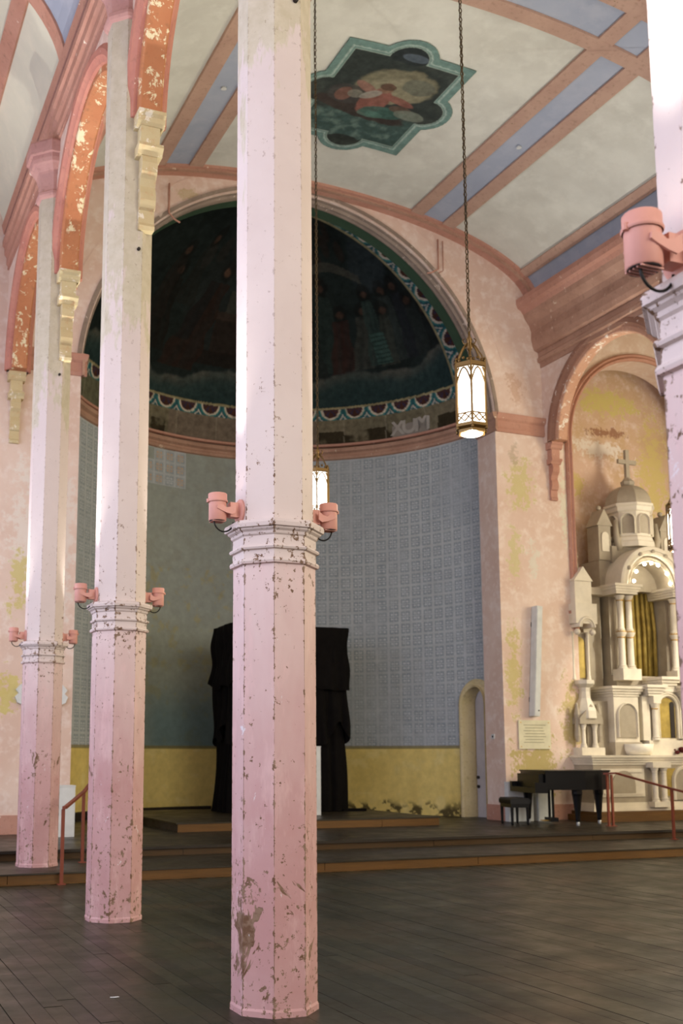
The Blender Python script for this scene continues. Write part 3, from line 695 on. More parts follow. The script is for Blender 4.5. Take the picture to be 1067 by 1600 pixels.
# aisle vaults
GA = (-.5, 3.16, 2.2, 10.85)
def aang(d): return -.5 + 3.16 * math.cos(math.radians(d))
ca = struct(strip(aang(178), aang(.3), Y0, YW, GA, 0, -.12, 48).build('ceiling_aisle', 'panel_aisle'), 'pale green-white barrel vault of the left aisle with pink ribs', 'ceiling'); smooth_by_angle(ca, 40)
for a, b, nm, mt, inn in ((.4, 2.4, 'vault_rib', 'trim', .05), (2.4, 6.0, 'blue_strip', 'blue', .012), (6.0, 10.6, 'vault_rib', 'trim', .045), (33.6, 39.2, 'vault_rib', 'trim', .05), (140.8, 146.4, 'vault_rib', 'trim', .05), (169.4, 174, 'vault_rib', 'trim', .045)):
    smooth_by_angle(strip(aang(b), aang(a), Y0, YW, GA, inn, -.03).build(nm, mt, ca))
for yb in (13.95, 9.75, 5.6):
    strip(aang(169), aang(10), yb - .13, yb + .17, GA, .048, n=40).build('vault_rib', 'trim', ca)
    strip(aang(33.6), aang(10.6), yb - 1.3, yb - .13, GA, .013, -.02).build('blue_strip', 'blue', ca)
    strip(aang(169), aang(10), yb - 1.6, yb - 1.3, GA, .048, n=40).build('vault_rib', 'trim', ca)
cr = struct(strip(2 * XC - aang(.3), 2 * XC - aang(178), Y0, YW, (2 * XC + .5, 3.16, 2.2, 10.85), 0, -.12, 30).build('ceiling_right_aisle', 'panel_aisle'), 'pale barrel vault of the right aisle', 'ceiling')

# outer walls with window openings (behind the viewer and out at the sides)
def side_wall(name, x0, x1, ys, label):
    mb = MB(); hw = .95; edges = [Y0]
    mb.box(x0, x1, Y0, YW, 0, 2.3); mb.box(x0, x1, Y0, YW, 8.1, 12.5); prev = Y0
    for y in ys: mb.box(x0, x1, prev, y - hw, 2.3, 8.1); prev = y + hw
    mb.box(x0, x1, prev, YW, 2.3, 8.1)
    return struct(mb.build(name, 'wall'), label, 'wall')
side_wall('wall_left', -3.95, -3.66, (.4, 4.6, 8.8, 13.0, 17.0), 'pink outer wall of the left aisle with tall windows')
side_wall('wall_right', 20.95, 21.2, (4.6, 8.8, 13.0), 'pink outer wall of the right aisle with tall windows')
mb = MB(); mb.box(-3.8, -1.9, Y0, Y0 + .15, 0, 13.4); mb.box(.7, 4.6, Y0, Y0 + .15, 0, 13.4); mb.box(12.6, 21.2, Y0, Y0 + .15, 0, 13.4); mb.box(-1.9, .7, Y0, Y0 + .15, 0, 2.5); mb.box(-1.9, .7, Y0, Y0 + .15, 7.5, 13.4)
mb.box(4.6, 12.6, Y0, Y0 + .15, 0, 3.4); mb.box(4.6, 12.6, Y0, Y0 + .15, 11.4, 13.4)
struct(mb.build('wall_front', 'wall'), 'pink entrance wall behind the viewer with a large window', 'wall')

# ------------------------------------------------------------------ arcades
BAY = [(COLY[i] + COLY[i + 1]) / 2 for i in range(3)] + [17.2, .68, -3.5]; AR2, AS2 = 1.70, 8.42
def arcade(name, xa, xb, label, m_soffit='trim_orange', m_face='arch_face'):
    """xa..xb = full wall thickness (aisle side first on the left)"""
    lo, hi = min(xa, xb), max(xa, xb); mb = MB(); bb = sorted(BAY); edges = [-5.6] + [(bb[i] + bb[i + 1]) / 2 for i in range(len(bb) - 1)] + [YW]
    for i, yc in enumerate(bb): arch_spandrel(mb, yc, AR2 + .2, AS2, edges[i], edges[i + 1], 11.75, lo, hi, 0, 28)
    w_ = struct(mb.build(name, 'wall', fix=False), label, 'wall')
    for yc in bb:
        if yc < -1: continue
        n = 32; fr = [((0, yc - AR2 * math.cos(PI * i / n), AS2 + AR2 * math.sin(PI * i / n)), (0, -math.cos(PI * i / n), math.sin(PI * i / n)), (1, 0, 0)) for i in range(n + 1)]
        smooth_by_angle(MB().sweep(fr, [(0, lo + .08), (0, hi - .08), (.02, hi - .06), (.21, hi - .06), (.21, lo + .06), (.02, lo + .06)]).build('arch_soffit', m_soffit, w_), 30)
        for xs_, sg in ((lo, -1), (hi, 1)):
            smooth_by_angle(MB().sweep(fr, [(.10, xs_ - sg * .065), (.11, xs_ - sg * .02), (.16, xs_ + sg * .005), (.18, xs_ + sg * .035), (.25, xs_ + sg * .045), (.30, xs_ + sg * .015), (.33, xs_ - sg * .01), (.2, xs_ - sg * .06)]).build('arch_moulding', m_face, w_), 30)
    return w_
wl = arcade('wall_left_arcade', 2.72, 3.10, 'pink left arcade wall of round arches above the columns')
wr = arcade('wall_right_arcade', 14.80, 14.42, 'brown-pink right arcade wall over the altar arch', 'soffit_pale', 'arch_brown')
def cornice(wall, pts, name='cornice', mat='trim'):
    MB().prism(pts, -5.6, YW, 1).build(name, mat, wall)
# nave cornices, built in three courses (upper roll, cove, lower fillets)
for s, base, wall in ((1, 14.45, wr), (-1, 2 * XC - 14.45 + .27, wl)):
    f = lambda L: [(base + s * d, z) for d, z in L]
    cornice(wall, f([(.1, 11.30), (-.46, 11.34), (-.52, 11.42), (-.60, 11.46), (-.64, 11.56), (-.64, 11.66), (-.34, 11.74), (.1, 11.74)]), mat='trim')
    cornice(wall, f([(.1, 10.62), (-.24, 10.64), (-.27, 10.80), (-.26, 10.95), (-.31, 11.10), (-.42, 11.24), (-.46, 11.34), (.1, 11.32)]), mat='trim_brown')
    cornice(wall, f([(.1, 10.16), (-.05, 10.16), (-.06, 10.26), (-.12, 10.28), (-.13, 10.36), (-.09, 10.40), (-.10, 10.50), (-.20, 10.54), (-.24, 10.64), (.1, 10.64)]), mat='trim_brown')
cornice(wl, [(2.80, 10.38), (2.69, 10.40), (2.69, 10.46), (2.665, 10.50), (2.665, 10.62), (2.625, 10.68), (2.62, 10.80), (2.585, 10.84), (2.585, 10.94), (2.80, 10.95)])
cornice(wr, [(14.72, 10.38), (14.83, 10.40), (14.86, 10.50), (14.90, 10.68), (14.93, 10.94), (14.72, 10.95)])

# console bracket: curved profile, built towards -Y from y=0 (column face), x centred
def console_parts(parent, y, x, flip, top=AS2, mat='corbel'):
    s = -1 if not flip else 1
    def pr(L, w0, nm, mt):
        mt = mat; o = MB().prism([(y + s * a, b) for a, b in L], x - w0, x + w0, 0).build(nm, mt, parent); return o
    pr([(0, 0), (.20, 0), (.20, -.05), (.17, -.08), (.17, -.11), (.13, -.14), (0, -.14)], .155, 'corbel_cap', 'corbel') if False else None
    z = top
    pr([(-.03, z), (.24, z), (.24, z - .04), (.21, z - .07), (.20, z - .12), (.17, z - .15), (-.03, z - .15)], .15, 'corbel_cap', 'corbel')
    pr([(-.03, z - .15), (.16, z - .15), (.15, z - .36), (-.03, z - .36)], .105, 'corbel_block', 'corbel')
    pr([(-.03, z - .36), (.20, z - .36), (.21, z - .40), (.17, z - .44), (.15, z - .48), (-.03, z - .48)], .135, 'corbel_cap', 'corbel')
    pr([(-.03, z - .48), (.14, z - .48), (.165, z - .56), (.15, z - .66), (.10, z - .72), (.075, z - .80), (.10, z - .88), (.11, z - .96), (.085, z - 1.04), (.05, z - 1.06), (.05, z - 1.20), (.075, z - 1.24), (.06, z - 1.28), (-.03, z - 1.28)], .085, 'corbel_scroll', 'corbel')
for x_ in (2.91, 14.61):
    wall = wl if x_ < 8 else wr
    console_parts(wall, YW, x_, False, mat='corbel' if x_ < 8 else 'trim')

# ------------------------------------------------------------------ columns
RL, RU = .278, .265
ap = math.cos(PI / 8)
def column(label, x, y, base=0.0, consoles=(True, True), arch_dx=.13):
    root = thing('column', label, 'column', (x, y, base), 0, 'octagonal pink columns of the arcade'); b = base
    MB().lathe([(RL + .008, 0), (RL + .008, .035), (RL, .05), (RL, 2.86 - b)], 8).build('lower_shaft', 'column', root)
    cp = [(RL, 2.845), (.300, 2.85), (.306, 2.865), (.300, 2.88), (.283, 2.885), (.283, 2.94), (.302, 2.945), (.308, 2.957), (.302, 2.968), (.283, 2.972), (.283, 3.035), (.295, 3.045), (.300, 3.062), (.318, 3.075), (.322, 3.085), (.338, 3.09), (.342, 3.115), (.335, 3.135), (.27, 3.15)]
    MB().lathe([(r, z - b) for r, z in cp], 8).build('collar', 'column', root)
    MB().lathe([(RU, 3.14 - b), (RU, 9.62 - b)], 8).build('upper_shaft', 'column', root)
    cc = [(RU, 9.58), (.30, 9.60), (.315, 9.63), (.315, 9.67), (.295, 9.69), (.275, 9.70), (.275, 9.78), (.29, 9.88), (.325, 9.98), (.385, 10.06), (.415, 10.08), (.43, 10.13), (.43, 10.19), (.47, 10.20), (.475, 10.26), (.475, 10.36), (.45, 10.40)]
    MB().lathe([(r, z - b) for r, z in cc], 8).build('capital', 'cap', root)
    for on, flip, sg in ((consoles[0], False, -1), (consoles[1], True, 1)):
        if on: console_parts(root, sg * (RU * ap - .01), arch_dx, flip, AS2 - b)
    bolt = MB().lathe([(.018, 0), (.018, .03)], 8, (0, 0, 0)).build('bolt_hole', 'dark', root)
    bolt.matrix_basis = Matrix.Translation((.06, -RU * ap + .004, 6.93 - b)) @ Matrix.Rotation(PI / 2, 4, 'X')
    return root
column('peeling pink column closest to the viewer, cut by the right frame edge', XL, COLY[0])
column('tall peeling pink column in front of the black draped stand, standing in sharp focus', XL, COLY[1])
column('pink column second from the left, brown flaking low on its faces, beside the rust red rail', XL, COLY[2])
column('leftmost and farthest pink column, standing on the first chancel step', XL, COLY[3], .14)
column('pink column of the right arcade hidden beyond the altar arch, on the chancel step', 14.6, 15.1, .14, arch_dx=.01)
column('pink column of the right arcade beyond the right frame edge, on the nave floor', 14.6, COLY[2], arch_dx=.01)

# ------------------------------------------------------------------ pink can uplights on the columns
def make_can():
    r = thing('uplight_can', '', 'lamp', (0, 0, 0), 0, 'pink can uplights on the columns')     # local +X points away from the column; origin on the column face
    D = .165                                                                                     # axis of the can from the column face
    smooth_by_angle(MB().lathe([(.056, -.085), (.060, -.08), (.060, .045), (.060, .05)], 20, (D, 0, 0)).build('housing', 'can', r), 40)
    smooth_by_angle(MB().lathe([(.066, .04), (.069, .045), (.069, .052), (.064, .058), (.064, .095), (.060, .10), (.054, .10), (.054, .05)], 20, (D, 0, 0), cap=False).build('cap_ring', 'can', r), 40)
    MB().lathe([(.053, .068), (.053, .074)], 16, (D, 0, 0)).build('lens', 'lens', r)
    MB().lathe([(.054, -.088), (.054, -.083)], 16, (D, 0, 0)).build('grille', 'dark', r)
    g = MB()
    for k in range(5): g.box(D - .045, D + .045, -.036 + k * .018 - .003, -.036 + k * .018 + .003, -.093, -.088)
    g.build('grille_bars', 'can', r)
    smooth_by_angle(MB().lathe([(.085, 0), (.085, .012), (.075, .02), (.02, .024)], 24, (0, 0, 0)).build('mounting_plate', 'can', r), 40).matrix_basis = Matrix.Translation((0, 0, -.01)) @ Matrix.Rotation(PI / 2, 4, 'Y')
    MB().box(.015, .085, -.032, .032, -.055, .045).build('knuckle_box', 'can', r)
    for s in (-1, 1):
        a = [(.06, -.03), (.06, .03), (.095, .005), (.125, -.002), (.15, .015), (.185, .012), (.19, -.01), (.165, -.022), (.12, -.038), (.085, -.045)]
        MB().prism(a, s * .058, s * .066, 1).build('yoke_arm', 'can', r)
    MB().tube([(D - .04 + .068 * math.cos(q), .012, -.085 - .072 * math.sin(q)) for q in np.linspace(0, PI * .98, 14)], .0055, 6).build('cable', 'wire', r, True)
    MB().lathe([(.01, -.012), (.01, .012)], 8, (D + .068, 0, .048)).build('clip', 'can', r)
    return r
can0 = make_can(); first = True
UP_TILT = (13.5, 17)
def uplight(ci, side, label, x=XL, y=None, z=3.235, power=None, size=70):
    global first
    o = can0 if first else copy_tree(can0); first = False
    y = COLY[ci] if y is None else y
    o.location = (x + side * (RU * ap), y, z); o.rotation_euler = (0, 0, 0 if side > 0 else PI); o['label'] = label
    l = bpy.data.lights.new('uplight_beam', 'SPOT'); l.energy = power or ((400 if side > 0 else 400) if x < 8 else (400 if side < 0 else 400)); l.color = (1, .95, .88); l.spot_size = math.radians(size); l.spot_blend = 1.0; l.shadow_soft_size = .04
    lo_ = bpy.data.objects.new('uplight_beam', l); COL.objects.link(lo_); lo_.parent = o; lo_.location = (.165, 0, .085); lo_.rotation_euler = (PI, math.radians(UP_TILT[0] if (side < 0) == (x < 8) else UP_TILT[1]), 0)
uplight(1, -1, 'pink can uplight on the left face of the column in front of the draped stand')
uplight(1, 1, 'pink can uplight on the right face of the column in front of the draped stand')
uplight(2, -1, 'pink can uplight on the left of the second column from the left, rim glowing white')
uplight(2, 1, 'pink can uplight on the right of the second column from the left')
uplight(3, -1, 'small pink can uplight on the left of the farthest column')
uplight(3, 1, 'small pink can uplight on the right of the farthest column', power=800, size=86)
uplight(0, -1, 'large near pink can uplight with dangling wire at the right frame edge', power=130)
uplight(0, 1, 'pink can uplight behind the closest column, turned to the nave')
uplight(3, -1, 'pink can uplight of the right arcade column on the chancel step, nave side', x=14.6, power=800, size=86)
uplight(3, 1, 'pink can uplight of the right arcade column on the chancel step, aisle side', x=14.6)
uplight(2, -1, 'pink can uplight of the right arcade column on the nave floor, nave side', x=14.6)

# ------------------------------------------------------------------ hanging lanterns
def make_lantern(ztop):
    r = thing('lantern', '', 'lantern', (0, 0, 0), 0, 'brass church lanterns on chains'); R = .155    # origin at the lantern's foot
    g = MB(); g.lathe([(R * .94, .10), (R * .94, .66)], 6, ph=0); gl = g.build('glass', 'glow', r)
    MB().lathe([(.115, .028), (.09, .012), (.04, .003)], 20, (0, 0, 0)).build('bottom_glass', 'glow', r, True)
    smooth_by_angle(MB().lathe([(.12, .02), (.14, .025), (.145, .05), (.13, .06), (.165, .075), (.17, .09), (.17, .105)], 6, ph=0, cap=False).build('bottom_ring', 'bronze', r), 25)
    t = MB(); t.lathe([(R * 1.02, .66), (R * 1.06, .67), (R * 1.06, .70), (R * .9, .71)], 6, ph=0); t.build('top_ring', 'bronze', r)
    for k in range(6):
        a = k * PI / 3; ca_, sa = math.cos(a), math.sin(a)
        p = MB(); p.bar((R * ca_, R * sa, .07), (R * ca_, R * sa, .73), .016, .016); p.ball((R * ca_, R * sa, .745), .014, 6, 5); p.ball((R * ca_, R * sa, .06), .016, 6, 5); p.build('corner_post', 'bronze', r)
        # tracery head and foot lattice of each side
        a2 = (k + 1) * PI / 3; A = Vector((R * ca_, R * sa, 0)); B = Vector((R * math.cos(a2), R * math.sin(a2), 0))
        tr = MB()
        def at(u, z): q = A.lerp(B, u); return (q.x, q.y, z)
        for side in (0, 1):
            pts_ = [at((u if not side else 1 - u), .50 + .15 * math.sin(u * PI)) for u in np.linspace(0, .5, 6)]
            tr.tube(pts_, .009, 5)
        tr.bar(at(0, .20), at(1, .20), .012); tr.bar(at(0, .12), at(.5, .195), .011); tr.bar(at(.5, .195), at(1, .12), .011); tr.bar(at(.0, .195), at(.5, .12), .011); tr.bar(at(.5, .12), at(1, .195), .011); tr.bar(at(0, .60), at(.18, .655), .014); tr.bar(at(1, .60), at(.82, .655), .014)
        for u in (.2, .5, .8): tr.ball(at(u, .715 + (.03 if u == .5 else .012)), .016, 6, 4)
        tr.bar(at(0, .70), at(1, .70), .01, .02)
        tr.build('tracery', 'bronze', r)
        MB().tube([(R * .92 * ca_, R * .92 * sa, .70), (R * .80 * ca_, R * .80 * sa, .78), (R * .45 * ca_, R * .45 * sa, .88), (.02 * ca_, .02 * sa, .93)], .0085, 6).build('crown_rib', 'bronze', r, True)
    MB().lathe([(.022, .86), (.028, .90), (.022, .95), (.03, .97), (.012, 1.0), (.01, 1.05)], 10).build('crown_boss', 'bronze', r, True)
    f_ = MB()
    for k in range(3):
        a = k * 2 * PI / 3
        f_.tube([(.02 * math.cos(a), .02 * math.sin(a), .93), (.06 * math.cos(a), .06 * math.sin(a), .94), (.075 * math.cos(a), .075 * math.sin(a), .975), (.05 * math.cos(a), .05 * math.sin(a), .99)], .006, 5)
    f_.build('crown_scroll', 'bronze', r)
    c_ = MB(); z = 1.05; k = 0
    while z < ztop:
        ring = [(0.016 * math.cos(t), .030 * math.sin(t)) for t in np.linspace(0, 2 * PI, 7)]
        pth = [((a, 0, z + .022 + b) if k % 2 == 0 else (0, a, z + .022 + b)) for a, b in ring]
        c_.tube(pth, .0058, 5, cap=False); z += .050; k += 1
    c_.build('chain', 'chain', r)
    MB().tube([(.012 * math.sin(q * 3), .01 * math.cos(q * 2.3), 1.05 + q) for q in np.linspace(0, ztop - 1.05, 60)], .0045, 5).build('flex', 'wire', r)
    l = bpy.data.lights.new('lantern_lamp', 'POINT'); l.energy = 40; l.color = (1, .92, .80); l.shadow_soft_size = .05
    lo_ = bpy.data.objects.new('lantern_lamp', l); COL.objects.link(lo_); lo_.parent = r; lo_.location = (0, 0, -.04)
    return r
lant = make_lantern(12.81 - 4.62)
LP = [(5.60, 8.62, 'hexagonal brass lantern glowing in front of the right side of the great arch'),
      (5.88, 12.75, 'brass lantern mostly hidden behind the near column, a strip of lit glass showing'),
      (11.78, 12.60, 'brass lantern in front of the white altar at the right frame edge')]
for i, (x, y, lb) in enumerate(LP):
    o = lant if i == 0 else copy_tree(lant); o.location = (x, y, 4.62); o['label'] = lb

# ------------------------------------------------------------------ side altar of white marble (local: x across, y back, z up)
ALX, ALY = 17.25, 19.0
altar = thing('side_altar', 'tall carved white marble altar with domed top, standing in the right niche', 'altar', (ALX, ALY, ZS))
def ab(*bx, mt='marble', nm='block', par=None):
    mb = MB()
    for b_ in bx: mb.box(*b_)
    return mb.build(nm, mt, par or altar)
def mould(x0, x1, y0, y1, z0, z1, out, mt='marble', nm='cornice', up=True):
    """stepped cornice round a block"""
    mb = MB(); n = 4
    for i in range(n):
        t = (i + 1) / n; t = t if up else 1 - i / n; o_ = out * t ** 1.3; a = z0 + (z1 - z0) * i / n; b_ = z0 + (z1 - z0) * (i + 1) / n
        mb.box(x0 - o_, x1 + o_, y0 - o_, y1, a, b_)
    return mb.build(nm, mt, altar)
def shaft(x, y, z0, z1, r, nm='colonnette', par=None, gold=True):
    h = z1 - z0
    o = smooth_by_angle(MB().lathe([(r * 1.45, 0), (r * 1.45, .03), (r * 1.2, .05), (r * 1.3, .07), (r, .10), (r * .92, h - .13), (r * 1.1, h - .12), (r * .95, h - .10), (r * 1.45, h - .03), (r * 1.55, h)], 14, (x, y, z0)).build(nm, 'marble', par or altar), 40)
    if gold: MB().lathe([(r * 1.16, h - .125), (r * 1.16, h - .105)], 14, (x, y, z0)).build('gilt_ring', 'gold', o)
    return o
def arch_panel(x, y0, y1, z0, w_, zs, mt, nm, rot=None, par=None, n=10):
    poly = [(x - w_, z0), (x + w_, z0), (x + w_, zs)] + [(x + w_ * math.cos(PI * i / n), zs + w_ * math.sin(PI * i / n)) for i in range(1, n)] + [(x - w_, zs)]
    return MB().prism(poly, y0, y1, 1).build(nm, mt, par or altar)
def arch_ring(x, y, zs, r, w_, dep, mt='marble', nm='arch', z0=None, par=None):
    fr = [((x - r * math.cos(a), y, zs + r * math.sin(a)), (-math.cos(a), 0, math.sin(a)), (0, 1, 0)) for a in np.linspace(0, PI, 25)]
    if z0 is not None: fr = [((x - r, y, z0), (-1, 0, 0), (0, 1, 0))] + fr + [((x + r, y, z0), (1, 0, 0), (0, 1, 0))]
    return smooth_by_angle(MB().sweep(fr, [(0, 0), (0, dep), (w_, dep), (w_, 0), (w_ * .8, -.03), (w_ * .55, -.03), (w_ * .45, 0), (w_ * .2, -.02)]).build(nm, mt, par or altar), 40)
# predella and mensa
ab((-2.6, 2.6, -.75, 1.55, 0, .12), (-2.5, 2.5, -.62, 1.55, .12, .19), mt='riser', nm='predella')
ab((-2.36, 2.36, -.28, 1.5, .19, 1.20), nm='mensa_body', mt='marble_grey')
mould(-2.36, 2.36, -.28, 1.5, .19, .36, .09, up=False, nm='plinth')
mould(-2.36, 2.36, -.28, 1.5, 1.14, 1.34, .12, nm='mensa_slab')
for s in (-1, 1):
    for k in (0, 1): shaft(s * (.86 - .24 * k), -.40, .36, 1.10, .06, gold=False)
    ab((s * .74 - .24, s * .74 + .24, -.50, -.28, .26, .37), nm='column_base'); ab((s * .74 - .24, s * .74 + .24, -.50, -.28, 1.08, 1.20), nm='column_head')
    ab((s * 1.62 - .56, s * 1.62 + .56, -.31, -.28, .48, 1.06), nm='front_panel', mt='marble')
    arch_panel(s * 1.62, -.335, -.30, .55, .30, .72, 'marble_grey', 'panel_relief')
    ab((s * 1.62 - .50, s * 1.62 + .50, -.33, -.31, .52, .56), (s * 1.62 - .50, s * 1.62 + .50, -.33, -.31, .98, 1.02), nm='panel_border')
    ab((s * .30 - .2, s * .30 + .2, -.31, -.28, .48, 1.06), nm='front_panel', mt='niche_gold')
arch_panel(0, -.34, -.28, .40, .24, .80, 'marble_grey', 'front_niche'); arch_ring(0, -.34, .80, .24, .09, .05, z0=.40)
# lower retable blocks beside the tabernacle
for s in (-1, 1):
    cx_ = s * 1.15
    ab((cx_ - .36, cx_ + .36, .02, 1.4, 1.34, 1.62), nm='block_base', mt='marble_grey'); ab((cx_ - .33, cx_ + .33, .05, 1.4, 1.62, 2.66), nm='retable_block')
    mould(cx_ - .33, cx_ + .33, .05, 1.4, 2.60, 2.82, .12, nm='retable_cornice')
    arch_panel(cx_, .02, .06, 1.72, .22, 2.2, 'marble_grey', 'relief_panel'); arch_ring(cx_, .02, 2.2, .22, .05, .05, z0=1.72)
    ab((s * 1.75 - .30, s * 1.75 + .30, .25, 1.4, 1.34, 2.5), nm='side_block', mt='marble_grey')
# tabernacle with its arched door between colonnettes
ab((-.62, .62, -.02, 1.3, 1.34, 1.66), nm='tabernacle_base'); ab((-.50, .50, .10, 1.3, 1.66, 2.72), nm='tabernacle_body')
arch_panel(0, .085, .105, 1.72, .22, 2.38, 'niche_gold', 'tabernacle_door'); arch_panel(.13, .07, .10, 1.72, .06, 2.45, 'dark', 'door_shadow')
arch_ring(0, .04, 2.38, .24, .12, .08, z0=1.70, nm='tabernacle_arch')
for s in (-1, 1):
    shaft(s * .42, .0, 1.66, 2.46, .065); ab((s * .42 - .1, s * .42 + .1, -.1, .12, 2.46, 2.62), nm='impost_block')
    mould(s * .46 - .16, s * .46 + .16, -.06, .9, 2.62, 2.86, .12, nm='tabernacle_cornice'); ab((s * .62 - .1, s * .62 + .1, .04, 1.2, 1.66, 2.62), nm='tabernacle_pier')
ab((-.28, .28, .0, .9, 2.72, 2.80), nm='tabernacle_top'); mould(-.14, .14, .02, .9, 2.80, 3.05, .16, nm='throne_pedestal')
# upper aedicule with paired shafts, gilded niche and bulbs
ab((-.95, .95, .55, 1.4, 2.80, 3.10), nm='aedicule_base', mt='marble_grey')
arch_panel(0, 1.10, 1.2, 3.1, .70, 5.05, 'niche_gold', 'niche_back')
for k in range(9):
    x = -.60 + k * .15; MB().tube([(x, 1.06 + .03 * (k % 2), 3.1), (x + .01, 1.04 + .03 * (k % 2), 4.2), (x * .9, 1.06, 5.2 + .35 * math.sqrt(max(0, 1 - (x / .66) ** 2)))], [.05, .045, .03], 7).build('curtain_fold', 'niche_gold', altar, True)
for s in (-1, 1):
    ab((s * .80 - .12, s * .80 + .12, .75, 1.3, 3.1, 5.05), nm='niche_pier', mt='marble_grey')
    for k in (0, 1):
        x = s * (.64 + .24 * k); shaft(x, .42, 3.23, 4.05, .078); shaft(x, .42, 4.05, 4.88, .072)
        MB().lathe([(.10, 0), (.11, .03), (.10, .06)], 12, (x, .42, 4.03)).build('shaft_band', 'gold', altar)
    ab((s * .76 - .25, s * .76 + .25, .25, .60, 2.98, 3.23), nm='shaft_pedestal')
    mould(s * .80 - .28, s * .80 + .28, .28, 1.3, 4.90, 5.12, .10, nm='entablature')
    ab((s * 1.30 - .30, s * 1.30 + .30, .70, 1.4, 4.92, 5.08), nm='side_entablature'); ab((s * 1.28 - .24, s * 1.28 + .24, .9, 1.5, 2.5, 4.92), nm='side_wall', mt='marble_grey')
arch_ring(0, .30, 5.12, .72, .20, .55, nm='niche_arch'); arch_ring(0, .40, 5.12, .58, .12, .5, 'marble_grey', 'inner_arch')
for a in (.28, .62, 1.2, 1.57, 1.94, 2.52, 2.86):
    ca_, sa = math.cos(a), math.sin(a); q = (.54 * ca_, .34, 5.14 + .52 * sa * (1.0 if .5 < a < 2.6 else .55))
    MB().ball(q, .035, 10, 7).build('light_bulb', 'bulb', altar, True)
for a in (.5, 1.1, 1.57, 2.04, 2.64): MB().ball((.80 * math.cos(a), .27, 5.12 + .80 * math.sin(a)), .05, 8, 6).build('rosette', 'marble_grey', altar, True)
# attic, turrets, drum, dome and cross
ab((-1.05, 1.05, .85, 1.5, 5.08, 5.75), nm='attic', mt='marble_grey')
ab((-.75, .75, .75, 1.5, 5.7, 6.08), nm='drum_base', mt='marble_grey')
for s in (-1, 1):
    x = s * .90; tw = MB(); tw.box(x - .17, x + .17, .80, 1.2, 5.75, 6.55); to = tw.build('turret', 'marble_grey', altar)
    arch_panel(x, .775, .81, 5.95, .10, 6.3, 'marble', 'turret_niche', par=to); MB().prism([(x - .22, 6.55), (x + .22, 6.55), (x, 6.95)], .78, 1.2, 1).build('turret_gable', 'marble_grey', to); MB().ball((x, .98, 7.0), .06, 8, 6).build('finial', 'marble_grey', to, True)
    sc_ = [(x - s * .25 - s * .18 * math.cos(t), 1.0, 6.15 + .18 * math.sin(t)) for t in np.linspace(0, 4.5, 14)]; MB().tube(sc_, .045, 6).build('scroll', 'marble_grey', altar, True)
    MB().tube([(s * .52, .78, 6.0), (s * .60, .76, 6.3), (s * .58, .80, 6.7)], [.09, .07, .05], 8).build('scroll_bracket', 'marble_grey', altar, True)
dy = 1.0
MB().lathe([(.58, 6.08), (.58, 6.2), (.54, 6.22), (.54, 6.30), (.50, 6.34), (.50, 6.90), (.55, 6.93), (.56, 7.02), (.60, 7.05), (.60, 7.10)], 8, (0, dy, 0)).build('drum', 'marble', altar)
for k in range(8):
    a = k * PI / 4 - PI / 2; o = arch_panel(0, -.015, .015, 6.40, .12, 6.70, 'marble_grey', 'drum_panel'); o.matrix_basis = Matrix.Translation((0, dy, 0)) @ Matrix.Rotation(a + PI / 2, 4, 'Z') @ Matrix.Translation((0, -.50 * math.cos(PI / 8) - .008, 0))
    o = arch_ring(0, -.03, 6.70, .13, .035, .03, z0=6.38, nm='drum_arch'); o.matrix_basis = Matrix.Translation((0, dy, 0)) @ Matrix.Rotation(a + PI / 2, 4, 'Z') @ Matrix.Translation((0, -.50 * math.cos(PI / 8), 0))
MB().lathe([(.56 * math.cos(t), 7.10 + .52 * math.sin(t)) for t in np.linspace(0, 1.32, 9)] + [(.16, 7.63), (.17, 7.70), (.12, 7.74), (.08, 7.80)], 8, (0, dy, 0)).build('dome', 'marble_grey', altar)
cr_ = MB(); cr_.box(-.05, .05, dy - .04, dy + .04, 7.78, 8.48); cr_.box(-.26, .26, dy - .035, dy + .035, 8.14, 8.24)
cr_.build('cross', 'marble_grey', altar)['kind'] = 'stuff'
